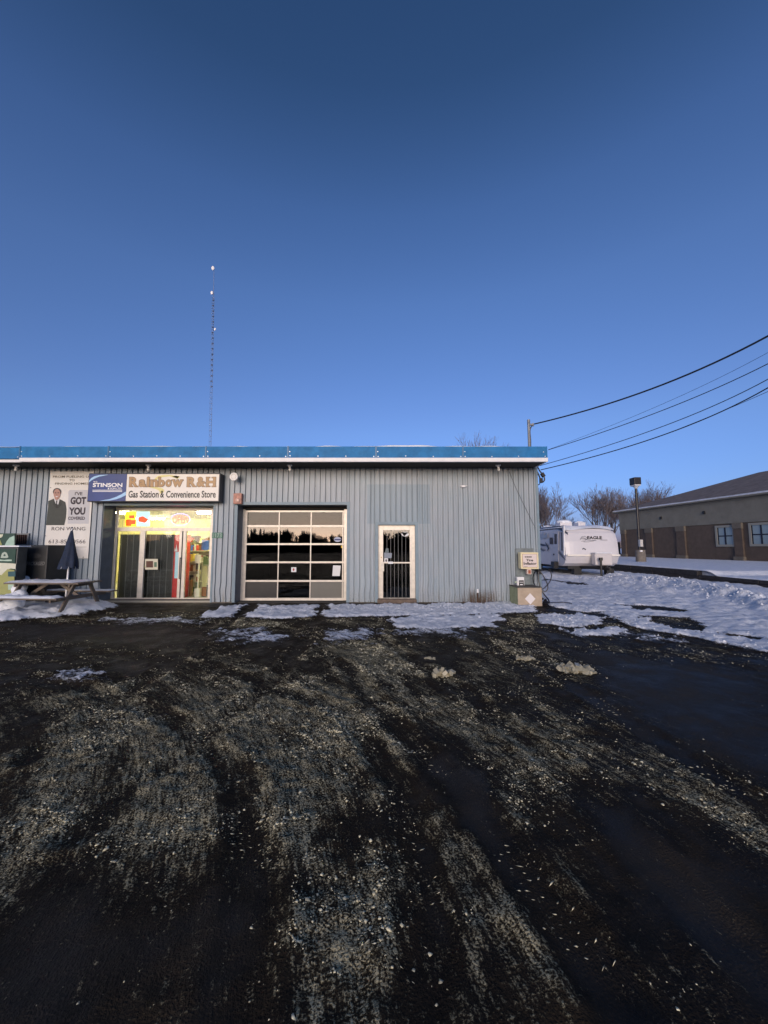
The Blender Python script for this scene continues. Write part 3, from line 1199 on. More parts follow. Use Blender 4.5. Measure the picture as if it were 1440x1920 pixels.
shm = mat("shelf_metal", (.55, .53, .42), .45)
for i, (x0, x1, y) in enumerate(((-7.6, -6.1, 12.75), (-8.9, -6.3, 14.3), (-10.4, -7.0, 16.7))):
    t = thing("store_shelf", ("low metal goods shelf just inside the right shop pane", "taller goods shelf in the middle of the shop", "tall wall shelf at the back of the shop")[i], "shelf", ((x0 + x1) / 2, y, .05), "goods shelves in the shop")
    top = (1.25, 1.6, 2.1)[i]
    build("back_panel", MB().box(x0, x1, y + .3, y + .32, .05, top), shm, t)
    lv = []
    z = .12
    while z < top:
        build("shelf_board", MB().box(x0, x1, y - .05, y + .3, z, z + .025), shm, t)
        lv.append(z + .027)
        z += .33
    goods("shelf_goods", ("mixed packets on the low shelf inside the right pane", "mixed packets on the middle shop shelf", "mixed packets on the back wall shelf")[i], x0 + .02, x1 - .02, y, y + .2, lv)
goods("floor_stock", "boxes and bottles stacked on the shop floor behind the right pane", -6.7, -5.5, 12.35, 12.5, [.05], sizes=(.08, .2), hs=(.15, .55))
goods("wall_goods", "packets hung high on the back wall of the shop", -9.6, -6.2, 17.0, 17.15, [1.0, 1.4, 1.8], sizes=(.1, .3), hs=(.15, .3))
t = thing("shop_counter", "cream sales counter inside the shop behind the right pane", "counter", (-5.9, 13.6, .05))
build("counter_body", MB().box(-6.35, -5.2, 13.4, 13.9, .05, .95), pal[0], t)
build("counter_top", MB().box(-6.4, -5.15, 13.36, 13.95, .95, .99), pal[7], t)
goods("counter_goods", "small packets on the sales counter", -6.3, -5.2, 13.45, 13.7, [.992], hs=(.08, .3))
o = build("display_stand", MB().beam(P(371, 1105, 12.3), P(374, 1050, 12.3), .05, .04).box(P(366, 1055, 12.3).x, P(377, 1055, 12.3).x, 12.26, 12.3, Z(1056, 12.3), Z(1040, 12.3)).box(P(367, 1105, 12.3).x, P(377, 1105, 12.3).x, 12.2, 12.4, .05, Z(1103, 12.3)), pal[0])
tag(o, "slim white sign stand just inside the right shop pane", "sign stand")
for (px, py, wd, hg, mm, lab) in ((385, 1022, 14, 18, 4, "blue and white hanging poster at the right of the right pane"), (372, 1062, 10, 12, 2, "black square display above the sign stand"), (353, 1046, 12, 14, 5, "yellow card hanging at the left of the right pane")):
    a = P(px, py, 12.6)
    k = a.y / FPX
    o = build("hanging_card", MB().box(a.x - wd * k / 2, a.x + wd * k / 2, 12.6, 12.62, a.z - hg * k / 2, a.z + hg * k / 2), pal[mm])
    tag(o, lab, "card")

# ---------------- overhead garage door
YG = 11.62
door = build("overhead_door", MB().box(xg0, X(457.5, 1040, YG), YG, YG + .05, .02, zg - .09).box(X(644.5, 1040, YG), xg1 + .02, YG, YG + .05, .02, zg - .09), creamm, store)
gx0, gx1 = X(457.5, 1040, YG), X(644.5, 1040, YG)
rails = [(957, 960.5), (984.5, 988), (1018.5, 1022), (1052.5, 1056), (1087.5, 1091), (1121, 1128.5)]
for (t_, u_) in rails:
    build("rail", MB().box(gx0, gx1, YG - .012, YG + .04, Z(u_, YG), Z(t_, YG)), creamm, door, bevel=.004)
cols_ = [gx0 + .07, gx0 + .07 + (gx1 - gx0 - .1) / 3 + .0, gx0 + .07 + (gx1 - gx0 - .1) * 2 / 3, gx1 - .03]
for k in range(4):
    wd = .065 if k == 0 else .028
    xx = gx0 + .035 if k == 0 else cols_[k]
    build("stile", MB().box(xx - wd / 2, xx + wd / 2, YG - .008, YG + .04, .03, Z(957, YG)), creamm, door)
hazy = glass("hazy_pane", (.30, .29, .27), .02)
greyp = mat("grey_replacement_panel", (.125, .12, .105), .5, var=.1, vs=2)
dgrey = mat("dark_grey_panel", (.022, .022, .025), .25, var=.2, vs=2)
for r_ in range(5):
    z1_, z0_ = Z(rails[r_][1], YG), Z(rails[r_ + 1][0], YG)
    for k in range(3):
        a, b = cols_[k] + (0 if k == 0 else .0175), cols_[k + 1] - .0175
        m_ = pane_dark
        lab = None
        if r_ == 0:
            m_ = hazy
        if r_ == 4:
            m_, lab = (dgrey, "dark grey lower pane") if k == 0 else ((pane_dark, None) if k == 1 else (greyp, "grey replacement pane at lower right"))
        build("pane", quadpane(a, b, z0_, z1_, YG + .01), m_, door, lab)
paper = mat("white_paper", (.72, .72, .72), .7, var=.04)
px_poly("notice", [(623, 1080), (637, 1080), (639, 1060.5), (624.5, 1060)], YG - .002, paper, door)
px_poly("sticker", [(546, 1072.5), (555.5, 1072.5), (555.5, 1063.5), (546, 1063.5)], YG - .002, paper, door)
px_poly("sticker_print", ell(550.5, 1068, 1.8, 2.6, 8), YG - .005, mat("red_print", (.35, .04, .04), .6), door)
px_poly("sticker", ell(633, 1011.5, 7, 4.6, 14), YG - .002, mat("blue_grey_sticker", (.42, .46, .60), .6), door)
px_poly("sticker_print", [(627, 1013), (639.5, 1013), (639.5, 1010.5), (627, 1010.5)], YG - .005, mat("navy_print", (.03, .04, .14), .6), door)
px_poly("sticker", [(639.5, 1027.5), (643.5, 1027.5), (643.5, 1022.8), (639.5, 1022.8)], YG - .002, mat("yellow_sticker", (.7, .45, .03), .6), door)
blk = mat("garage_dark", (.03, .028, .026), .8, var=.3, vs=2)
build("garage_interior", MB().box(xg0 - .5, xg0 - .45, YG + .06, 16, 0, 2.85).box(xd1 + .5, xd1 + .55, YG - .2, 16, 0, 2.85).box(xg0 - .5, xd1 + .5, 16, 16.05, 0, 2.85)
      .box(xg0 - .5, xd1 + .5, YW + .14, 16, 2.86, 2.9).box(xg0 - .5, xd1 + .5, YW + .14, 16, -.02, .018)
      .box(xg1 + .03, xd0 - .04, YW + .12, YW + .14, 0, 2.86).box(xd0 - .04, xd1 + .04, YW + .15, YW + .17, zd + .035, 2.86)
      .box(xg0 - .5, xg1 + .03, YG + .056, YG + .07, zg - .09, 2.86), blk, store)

# ---------------- side door
YD = 11.30
sd_ = build("side_door", MB()
            .box(xd0, X(718.5, 1060, YD), YD, YD + .05, .12, zd)
            .box(X(768.5, 1060, YD), xd1, YD, YD + .05, .12, zd)
            .box(X(718.5, 1060, YD), X(768.5, 1060, YD), YD, YD + .05, Z(994, YD), zd)
            .box(X(718.5, 1060, YD), X(768.5, 1060, YD), YD, YD + .05, .12, Z(1121, YD)), creamm, store, bevel=.004)
build("pane", quadpane(X(718.5, 1060, YD), X(768.5, 1060, YD), Z(1121, YD), Z(994, YD), YD + .02), pane_dark, sd_)
sbar = bar_mesh(Z(995, YD) - Z(1120, YD))
for k in range(6):
    link("bar", sbar, sd_, (X(725.5 + 7.1 * k, 1060, YD), YD + .01, Z(1120, YD)))
build("push_bar", MB().box(X(718, 1060, YD), X(769, 1060, YD), YD - .02, YD + .004, Z(1056.2, YD), Z(1053.8, YD)), creamm, sd_)
build("door_handle", MB().box(X(714, 1060, YD), X(720, 1060, YD), YD - .06, YD - .03, Z(1071, YD), Z(1054, YD)).box(X(716, 1060, YD), X(718, 1060, YD), YD - .03, YD, Z(1058, YD), Z(1056, YD)).box(X(716, 1060, YD), X(718, 1060, YD), YD - .03, YD, Z(1070, YD), Z(1068, YD)), creamd, sd_)
build("lock", MB().cyl(P(715, 1045, YD - .0), P(715, 1045, YD - .015), .018, n=8), mat("brass", (.3, .2, .08), .4, .8), sd_)
px_poly("sticker", ell(759.5, 1000.5, 7, 5.5, 12, 180, 360) + [(766.5, 997), (752.5, 997)], YD + .004, paper, sd_)
px_poly("sticker", [(720.5, 1046.5), (734, 1046.5), (735, 1037), (720, 1036)], YD + .005, mat("grey_sticker", (.22, .25, .3), .6, var=.3, vs=40), sd_)
px_poly("sticker", [(720.5, 1056), (727.5, 1056), (727.5, 1046.8), (720.5, 1046.8)], YD + .003, paper, sd_)
px_poly("sticker_print", ell(724, 1051, 1.7, 2.8, 8), YD + .0005, mat("dark_print", (.05, .03, .04), .6), sd_)
px_poly("sticker", [(728, 1057.2), (737, 1057.2), (737, 1053), (728, 1053)], YD - .023, paper, sd_)
px_poly("sticker", [(722, 1036), (729, 1036), (728.5, 1028), (723.5, 1028)], YD + .005, mat("dim_sticker", (.10, .13, .14), .6, var=.4, vs=60), sd_)
build("doorstep", MB().box(xd0 - .02, xd1 + .02, YW - .08, YD + .1, -.02, .115), mat("brown_concrete", (.15, .11, .085), .85, var=.35, bump=.4), store, bevel=.01)

# ---------------- main shop sign
YSG = 10.9
sign = thing("shop_sign", "long box sign over the shop front with a blue left panel and cream right panel", "sign", P(290, 914, YSG + .15))
sx0, sx1, sx2 = X(164.5, 914, YSG), X(237, 914, YSG), X(411, 914, YSG)
sz0, sz1 = Z(940, YSG), Z(888, YSG)
frm = mat("sign_frame", (.012, .014, .03), .4)
build("cabinet", MB().box(sx0, sx2 + .015, YSG + .01, YW - .01, sz0 - .01, sz1 + .012), frm, sign, bevel=.01)
navy = mat("sign_navy", (.018, .045, .20), .35, var=.15, vs=2.5)
ivory = mat("sign_ivory", (.78, .74, .68), .4, var=.03, vs=4)
build("face", MB().box(sx0 + .02, sx1 - .004, YSG, YSG + .012, sz0 + .012, sz1 - .012), navy, sign, "dark blue left face")
build("face", MB().box(sx1 + .004, sx2 - .012, YSG - .004, YSG + .012, sz0 + .014, sz1 - .014), ivory, sign, "cream right face")
lb = mat("sign_pale_blue", (.35, .58, .85), .4)
white = mat("print_white", (.85, .85, .85), .5)


def band_poly(name, top, bot, Y, m_, parent):
    mb = MB()
    for k in range(len(top) - 1):
        mb.poly([P(*bot[k], Y), P(*bot[k + 1], Y), P(*top[k + 1], Y), P(*top[k], Y)])
    return build(name, mb, m_, parent)


Yf = YSG - .004
band_poly("swoosh", [(167, 901), (171, 896.5), (177, 893), (186, 890.8), (200, 890)], [(167, 904.5), (171, 901), (177, 897.5), (186, 893.6), (203, 890.2)], Yf, lb, sign)
band_poly("swoosh", [(192, 938), (205, 936), (218, 931.5), (228, 926.5), (236, 921.5)], [(186, 939), (205, 938.6), (218, 936.2), (228, 932.5), (236, 928.5)], Yf, lb, sign)
px_text("lettering", "W.O.", 175, 902, 183, 904.6, Yf, white, sign, bold=.02)
px_text("lettering", "STINSON", 174, 905.6, 229.5, 913.2, Yf, white, sign, bold=.03)
px_text("lettering", "& SON LTD.", 202, 914.2, 228.5, 917.6, Yf, white, sign, bold=.02)
for a in (918.6, 921):
    px_poly("underline", [(173.5, a + 1.1), (229, a + 1.1), (229, a), (173.5, a)], Yf, white, sign)
Yf = YSG - .008
yel = mat("sign_yellow", (.72, .66, .28), .45)
band_poly("ribbon", [(290, 897), (296, 892.5), (305, 890.8), (318, 890.5), (336, 893)], [(290, 903), (296, 898.5), (305, 894.5), (318, 893), (333, 898)], Yf, yel, sign)
band_poly("ribbon", [(330, 892), (337, 893.5), (336, 896)], [(322, 894), (332, 896.5), (326, 898.5)], Yf, yel, sign)
band_poly("ribbon", [(276, 912), (290, 912.5), (302, 914.5), (307.5, 918), (307.5, 922)], [(280, 914), (291, 916.5), (298, 920), (300, 924), (296, 928)], Yf, yel, sign)
tan_ = mat("sign_bronze", (.42, .26, .12), .45, var=.1)
outl = mat("sign_outline", (.10, .075, .05), .5)
letters = [("R", 242.5, 259, 0), ("a", 260.5, 273, 1), ("i", 275, 280.5, 2), ("n", 282, 296, 1), ("b", 297, 309, 0), ("o", 310.5, 321.5, 1), ("w", 322.5, 343, 1),
           ("R", 350.5, 368, 0), ("&", 369, 385, 0), ("H", 386.5, 404.5, 0)]
serif = {"R": [(.2, 1, .42), (.2, 0, .42), (.86, 0, .3)], "i": [(.5, 0, .9), (.35, .66, .5)], "n": [(.2, 0, .4), (.84, 0, .36), (.12, .97, .26)], "b": [(.12, .98, .3)],
         "w": [(.12, .98, .34), (.88, .98, .3), (.5, .98, .2)], "H": [(.2, 1, .42), (.2, 0, .42), (.8, 1, .42), (.8, 0, .42)], "a": [(.93, 0, .2)], "&": [(.9, .45, .26)], "o": []}
for (ch, a, b, kd) in letters:
    t_, u_ = (894.5, 912.8) if kd == 0 else ((899.2, 912.8) if kd == 1 else (894, 912.8))
    px_text("letter_outline", ch, a - .6, t_ - .6, b + .6, u_ + .6, Yf - .003, outl, sign, bold=.06)
    px_text("letter", ch, a, t_, b, u_, Yf - .009, tan_, sign, bold=.045)
    mo, mi_ = MB(), MB()
    for (fx, fz, wd) in serif[ch]:
        xc_ = a + (b - a) * fx
        hw = (b - a) * wd / 2
        yc = u_ - (u_ - t_) * fz
        ya, yb = (yc - 1.7, yc) if fz < .3 else (yc, yc + 1.7)
        mo.poly([P(xc_ - hw - .5, yb + .5, Yf - .0045), P(xc_ + hw + .5, yb + .5, Yf - .0045), P(xc_ + hw + .5, ya - .5, Yf - .0045), P(xc_ - hw - .5, ya - .5, Yf - .0045)])
        mi_.poly([P(xc_ - hw, yb, Yf - .011), P(xc_ + hw, yb, Yf - .011), P(xc_ + hw, ya, Yf - .011), P(xc_ - hw, ya, Yf - .011)])
    if mo.v:
        build("serif_outline", mo, outl, sign)
        build("serif", mi_, tan_, sign)
inkm = mat("print_black", (.015, .013, .012), .5)
for (s_, a, b) in (("Gas", 241, 258.5), ("Station", 262.5, 297.5), ("&", 300.5, 307.5), ("Convenience", 311.5, 374.5), ("Store", 378, 404.5)):
    px_text("lettering", s_, a, 920, b, 933.2, Yf, inkm, sign, bold=.02)
# ---------------- banner
YB = YW - .03
ban = build("banner", MB().box(X(89, 960, YB) + .0, X(171, 960, YB), YB, YB + .012, Z(1047, YB), Z(884, YB)), mat("banner_vinyl", (.68, .66, .62), .5, var=.06, vs=2), None)
tag(ban, "tall cream advertising banner with a suited man, left of the shop sign", "banner")
# banner print: photograph leans with perspective, so print positions are taken from the banner's own frame
bx0, bx1, bz0, bz1 = X(89, 960, YB), X(171, 960, YB), Z(1047, YB), Z(884, YB)


def bn(u, v, d=.004):            # u, v in the zoomed crop of the banner (0..960, 0..1920)
    lean = (v - 40) / 1740 * -100
    return Vector((bx0 + (u - 95 - lean) / 860 * (bx1 - bx0), YB - d, bz1 - (v - 40) / 1735 * (bz1 - bz0)))


def bn_text(s_, u0, v0, u1, v1, m_, bold=0.):
    a, b = bn(u0, (v0 + v1) / 2), bn(u1, (v0 + v1) / 2)
    return text("lettering", s_, a.x, b.x, bn(0, v1).z, bn(0, v0).z, YB - .006, m_, ban, bold)


brn = mat("print_brown", (.14, .115, .07), .6)
ink2 = mat("print_plum", (.035, .025, .035), .6)
bn_text("FROM FUELING UP", 145, 125, 905, 168, brn, .01)
bn_text("TO", 465, 195, 575, 238, brn, .01)
bn_text("FINDING HOMES", 190, 265, 850, 308, brn, .01)
build("print_panel", MB().poly([bn(450, 1090, .003), bn(860, 1090, .003), bn(890, 415, .003), bn(480, 415, .003), bn(455, 450, .003)]), mat("print_pale_grey", (.50, .50, .52), .6), ban)
bn_text("I'VE", 585, 455, 735, 522, ink2, .02)
bn_text("GOT", 500, 555, 808, 705, ink2, .05)
bn_text("YOU", 470, 765, 795, 915, ink2, .05)
bn_text("COVERED", 458, 950, 790, 1015, ink2, .03)
bn_text("RON WANG", 140, 1155, 800, 1225, ink2, 0)
bn_text("613-850-0566", 85, 1405, 805, 1480, ink2, -.003)
bn_text("......................................", 120, 1545, 820, 1556, brn, 0)
suit = mat("print_suit", (.045, .052, .045), .6, var=.15, vs=12)
skin = mat("print_skin", (.42, .24, .19), .6)
hairm = mat("print_hair", (.045, .04, .038), .6)


def bnp(name, pts, m_, d):
    build(name, MB().poly([bn(u, v, d) for u, v in pts[::-1]]), m_, ban)


bnp("printed_suit", [(60, 640), (165, 590), (290, 600), (400, 660), (425, 800), (415, 980), (385, 1120), (25, 1120), (45, 900), (60, 760)], suit, .004)
bnp("printed_shirt", [(168, 585), (285, 600), (280, 680), (262, 710), (210, 690)], mat("print_shirt", (.62, .62, .62), .6), .007)
bnp("printed_tie", [(218, 628), (244, 628), (240, 700), (262, 780), (215, 780), (222, 700)], inkm, .010)
bnp("printed_neck", [(185, 540), (275, 540), (270, 600), (228, 625), (190, 600)], skin, .010)
bnp("printed_hair", [(235 + 82 * cos(t / 16 * 2 * pi), 455 + 80 * sin(t / 16 * 2 * pi)) for t in range(16)], hairm, .012)
bnp("printed_face", [(236 + 68 * cos(t / 16 * 2 * pi), 495 + 100 * sin(t / 16 * 2 * pi)) for t in range(16)], skin, .015)
bnp("printed_brow", [(192, 462), (226, 458), (226, 468), (192, 472)], hairm, .018)
bnp("printed_brow", [(246, 458), (282, 462), (282, 472), (246, 468)], hairm, .018)
for uu in (210, 262):
    bnp("printed_eye", [(uu - 11, 478), (uu + 11, 478), (uu + 9, 487), (uu - 9, 487)], hairm, .018)
bnp("printed_nose", [(230, 490), (240, 490), (246, 520), (226, 520)], mat("print_skin_dark", (.30, .16, .12), .6), .018)
bnp("printed_lapel", [(168, 590), (210, 690), (222, 790), (150, 700)], mat("print_lapel", (.03, .034, .03), .6), .0075)
bnp("printed_lapel", [(285, 600), (262, 710), (255, 790), (330, 700)], mat("print_lapel", (.03, .034, .03), .6), .0075)
bnp("printed_mouth", [(208, 545), (262, 545), (236, 560)], white, .018)
gm_ = MB()
for (u, v) in ((105, 370), (862, 368), (24, 1332), (765, 1752), (358, 1706)):
    gm_.cyl(bn(u, v, .001), bn(u, v, .012), .012, n=7)
build("eyelets", gm_, mat("eyelet", (.10, .10, .10), .4, .6), ban)

# ---------------- small fixtures on the wall
t = thing("round_wall_light", "round white disc light on a short bracket right of the shop sign", "wall light", P(441, 895, YW))
c_ = P(438, 893.5, YW - .32)
build("disc", MB().cyl(c_, c_ + Vector((0, .06, 0)), .118, .122, 24), whitem, t, bevel=.01)
build("ring", MB().tube([c_ + Vector((.07 * cos(k / 12 * 2 * pi), -.004, .07 * sin(k / 12 * 2 * pi))) for k in range(13)], .006, 5), creamd, t)
build("arm", MB().cyl(c_ + Vector((0, .05, 0)), (c_.x, YW, c_.z), .03, n=8), creamd, t)
t = thing("box_wall_light", "square rusty-pink wall light with a round lens above the overhead door corner", "wall light", P(446, 935, YW))
c_ = P(445, 935, YW - .14)
build("housing", MB().box(c_.x - .12, c_.x + .12, YW - .14, YW, c_.z - .15, c_.z + .16), mat("rusty_housing", (.42, .20, .15), .55, var=.35, vs=14), t, bevel=.012)
build("lens", MB().ball((c_.x + .01, YW - .14, c_.z - .05), .075, 1, .5, 1, 14, 8), mat("pink_lens", (.62, .40, .33), .3), t, smooth=True)
for (px, lab) in ((543, "third small white lamp under the eaves from the left, above the overhead door"), (934, "rightmost small white lamp under the eaves"), (30, "leftmost small white lamp under the eaves, above the green freezer"), (278, "small white lamp under the eaves above the shop sign")):
    c_ = P(px, 872, YW - .42)
    t = thing("eave_lamp", lab, "lamp", (c_.x, c_.y, ZT), "small lamps under the eaves")
    build("base", MB().cyl((c_.x, c_.y, ZT), (c_.x, c_.y, ZT - .035), .075, .07, 12), whitem, t)
    build("holder", MB().cyl((c_.x, c_.y, ZT - .035), (c_.x + .01, c_.y, ZT - .10), .03, .028, 10), whitem, t)
    build("bulb", MB().ball((c_.x + .012, c_.y, ZT - .14), .045, 1, 1, 1.1), mat("unlit_bulb", (.62, .60, .55), .25), t, smooth=True)
c_ = P(868, 912, YW)
o = build("wall_bracket", MB().box(c_.x - .05, c_.x + .06, YW - .06, YW, c_.z - .03, c_.z + .025).cyl((c_.x + .05, YW - .05, c_.z), (c_.x + .12, YW - .05, c_.z + .01), .012, n=6).cyl((c_.x - .05, YW - .05, c_.z), (c_.x - .09, YW - .05, c_.z), .012, n=6), whitem)
tag(o, "small white bracket high on the wall right of the side door", "bracket")
num = thing("number_plate", "faded green street number plate at the right edge of the shop front", "number plate", P(407, 1003, YW - .02))
build("plate", MB().box(X(397, 1003, YW - .03), X(417, 1003, YW - .03), YW - .02, YW - .008, Z(1009, YW), Z(998.5, YW)), mat("faded_green", (.06, .17, .12), .5, var=.3, vs=20), num)
px_text("digits", "1173", 399, 1000, 415.5, 1007.6, YW - .024, mat("faded_white_print", (.33, .42, .38), .6), num)
# louvre vent
t = thing("louvre_vent", "square brown louvred vent in a grey frame on the wall above the black ice box", "vent", P(42, 1012, YW))
a, b, u_, v_ = X(28, 1012), X(56, 1012), Z(1023), Z(1000)
yv = YW - .05
build("frame", MB().box(a, a + .04, yv, YW + .0, u_, v_).box(b - .04, b, yv, YW, u_, v_).box(a + .04, b - .04, yv, YW, v_ - .04, v_).box(a + .04, b - .04, yv, YW, u_, u_ + .04), mat("vent_grey", (.16, .17, .18), .5), t)
for k in range(6):
    x = a + .07 + (b - a - .14) * k / 5
    build("slat", MB().beam((x, yv + .025, u_ + .04), (x, yv + .025, v_ - .04), .035, .008, up=(.5, 1, 0)), mat("vent_rust", (.07, .03, .022), .7, var=.3, vs=20), t)
build("backing", MB().box(a + .04, b - .04, YW - .012, YW - .004, u_ + .04, v_ - .04), boardm, t)
# thin dark cable drawn along a diagonal shadow line on the wall
o = build("shadow_line_cable", MB().tube([P(955, 884, YW - .02), P(966, 912, YW - .02), P(984, 950, YW - .02), P(1004, 990, YW - .02)], .006, 5), mat("shadow_line_dark", (.08, .085, .085), .7))
tag(o, "thin dark cable drawn along a shadow line slanting down the cladding near the right corner", "cable")
# pipe stub with weeds
c_ = P(896, 1128, YW - .06)
t = thing("pipe_stub", "short rusty pipe with a white cap standing at the foot of the wall", "pipe", (c_.x, c_.y, 0))
build("pipe", MB().cyl((c_.x, c_.y, 0), (c_.x, c_.y, .30), .024, n=9), mat("rusty_pipe", (.07, .035, .02), .8, var=.3), t)
build("cap", MB().cyl((c_.x, c_.y, .30), (c_.x, c_.y, .40), .03, .026, 9), whitem, t)
mb = MB()
for k in range(90):
    x = c_.x + random.gauss(-.05, .22)
    y = YW - random.uniform(.03, .2)
    hh_ = random.uniform(.08, .42)
    a = Vector((x, y, 0))
    b = a + Vector((random.gauss(0, .05), random.gauss(0, .03), hh_))
    mb.tube([a, (a + b) / 2 + Vector((random.gauss(0, .015), 0, 0)), b], [.004, .003, .001], 3)
o = build("dry_weeds", mb, mat("dry_weed", (.14, .085, .05), .9))
tag(o, "dead brown weeds around the capped pipe at the wall foot", kind='stuff')

# ================================================================== TYRE INFLATOR CORNER
hatch = build("access_hatch", MB().box(X(966, 1040), X(1000, 1040), YW - .022, YW - .002, Z(1100), Z(1030)).box(X(966, 1040), X(1000.5, 1040), YW - .035, YW - .022, Z(1030.5), Z(1028)), mat("hatch_grey", (.17, .20, .21), .55, var=.25, vs=8))
tag(hatch, "grey metal access hatch on the wall behind the tire inflator sign", "hatch")
YT = YW - .35
t = thing("tire_inflator", "cream box sign lettered Tire Inflator standing at the right wall corner", "sign", P(993, 1051, YT + .1))
a, b, u_, v_ = X(976.5, 1051, YT), X(1010, 1051, YT), Z(1067, YT), Z(1035.5, YT)
yb_ = mat("inflator_cream", (.78, .68, .42), .4, var=.06)
fcm = mat("inflator_face", (.70, .60, .56), .45)
build("housing", MB().box(a, b, YT, YT + .22, u_, v_), yb_, t, bevel=.012)
build("face_border", MB().box(a + .045, b - .045, YT - .006, YT, u_ + .045, v_ - .045), mat("inflator_border", (.36, .20, .12), .5), t)
build("face", MB().box(a + .055, b - .055, YT - .011, YT - .006, u_ + .055, v_ - .055), fcm, t)
px_text("lettering", "Tire", 986.5, 1048, 999.5, 1052.6, YT - .014, inkm, t, bold=.035)
px_text("lettering", "Inflator", 982, 1054, 1006, 1059.2, YT - .014, inkm, t, bold=.03)
for k in range(4):
    px_poly("worn_print", [(984 + 3.4 * k, 1045.4), (986.8 + 3.4 * k, 1045.2), (986.6 + 3.4 * k, 1043.3), (983.9 + 3.4 * k, 1043.1)], YT - .014, inkm, t)
px_text("lettering", "......", 982.5, 1062, 989, 1063, YT - .014, inkm, t, bold=.02)
build("coin_slot", MB().box(X(989.5, 1072, YT), X(997.5, 1072, YT), YT + .03, YT + .16, Z(1077, YT), u_ - .002), mat("slot_pink", (.70, .55, .48), .4), t, bevel=.01)
build("coin_plate", MB().box(X(991.2, 1072, YT), X(995.8, 1072, YT), YT + .022, YT + .029, Z(1075.5, YT), Z(1069, YT)), mat("slot_red", (.30, .07, .03), .4, var=.4, vs=60), t)
build("bracket", MB().box(a + .02, b - .1, YT + .22, YW - .02, u_ + .05, v_ - .05), mat("bracket_grey", (.12, .13, .13), .6), t)
cb = thing("coin_box", "small white coin box with a black label standing on the beige crate", "coin box", P(976, 1100, 10.95))
yq = 10.95
build("box", MB().box(X(970, 1090, yq), X(983, 1090, yq), yq, yq + .14, .50, Z(1082, yq)), whitem, cb, bevel=.006)
build("label_panel", MB().box(X(973, 1093, yq), X(982, 1093, yq), yq - .006, yq, Z(1098, yq), Z(1088, yq)), boardm, cb)
build("label_print", MB().box(X(975, 1095, yq), X(980, 1095, yq), yq - .009, yq - .006, Z(1097, yq), Z(1095, yq)).box(X(974, 1095, yq), X(981, 1095, yq), yq - .009, yq - .006, Z(1092, yq), Z(1091, yq)), whitem, cb)
build("knob", MB().cyl((X(970, 1092, yq), yq + .07, Z(1092, yq)), (X(967, 1092, yq), yq + .07, Z(1092, yq)), .02, n=8), mat("pale_green", (.55, .65, .45), .5), cb)
cr = thing("compressor_cover", "beige wooden crate with a white diamond plate at the right wall corner", "crate", (X(993, 1120, 10.5), 10.85, 0))
a, b = X(971, 1116, 10.5), X(1016, 1116, 10.5)
beige = mat("beige_plywood", (.42, .33, .24), .7, var=.14, vs=6, bump=.15)
build("front_board", MB().box(a, b, 10.5, 10.52, .02, .50), beige, cr)
build("side_board", MB().box(a, a + .02, 10.522, 11.18, .02, .50), mat("greenish_plywood", (.32, .34, .20), .75, var=.3, vs=9), cr, "greenish left side")  # left board is greener than the front board
build("side_board", MB().box(b - .02, b, 10.522, 11.18, .02, .50), beige, cr)
build("lid", MB().box(a - .01, b + .01, 10.49, 11.19, .502, .525), mat("dark_lid", (.10, .09, .075), .8, var=.3), cr)
cxx, czz = X(994, 1124, 10.5), .215
build("diamond_plate", MB().prism([(cxx - .14, czz), (cxx, czz - .15), (cxx + .14, czz), (cxx, czz + .15)], 10.488, 10.498), mat("diamond_white", (.75, .70, .68), .5), cr)
# hose
blkr = mat("hose_rubber", (.012, .012, .018), .4)
hz = P(1011, 1070, 11.0)
t = thing("air_hose", "black air hose looped on a hanger at the corner, its end trailing on snow", "hose", (hz.x, hz.y, hz.z))


def curve3(pts, n_=10):
    """smooth curve through points"""
    pts = [Vector(p) for p in pts]
    q = [pts[0]] + pts + [pts[-1]]
    out = []
    for i in range(1, len(q) - 2):
        for k in range(n_):
            s_ = k / n_
            p0, p1, p2, p3 = q[i - 1], q[i], q[i + 1], q[i + 2]
            out.append(.5 * ((2 * p1) + (-p0 + p2) * s_ + (2 * p0 - 5 * p1 + 4 * p2 - p3) * s_ ** 2 + (-p0 + 3 * p1 - 3 * p2 + p3) * s_ ** 3))
    out.append(pts[-1])
    return out


def hp(px, py, Y=11.0):
    return P(px, py, Y)


build("hose_loop", MB().tube(curve3([hp(1011, 1070), hp(1003, 1073), hp(999.5, 1083), hp(1002, 1096), hp(1008, 1102, 10.95)]), .016), blkr, t)
build("hose_loop", MB().tube(curve3([hp(1012, 1070, 10.9), hp(1020, 1082, 10.85), hp(1026, 1095, 10.85), hp(1027, 1104, 10.85), hp(1022, 1109, 10.85), hp(1014, 1105, 10.9), hp(1020, 1103, 10.9), hp(1030, 1092, 10.9), hp(1034, 1080, 10.9), hp(1031, 1069, 10.9), hp(1028, 1068, 10.9)]), .014), blkr, t)
build("hose_tail", MB().tube(curve3([hp(1010, 1072, 10.95), hp(1010, 1088, 10.9), hp(1014, 1103, 10.85), hp(1020, 1114, 10.8), hp(1028, 1124, 10.7), hp(1030, 1131, 10.6)]), .018), blkr, t)
build("hose_end", MB().tube(curve3([(P(1028, 1128, 10.7).x, 10.7, .07), (P(1040, 1126, 10.8).x, 10.8, .075), (P(1058, 1126, 10.8).x, 10.85, .07), (P(1070, 1129, 10.7).x, 10.7, .07), (P(1070, 1132, 10.6).x, 10.55, .07)]), .011), blkr, t)
build("hanger", MB().beam(hp(1004, 1069, 11.15), hp(1016, 1069, 10.85), .05, .05).obox(hp(1011, 1072, 10.98), (.09, .09, .14)), blkr, t)
mb = MB()
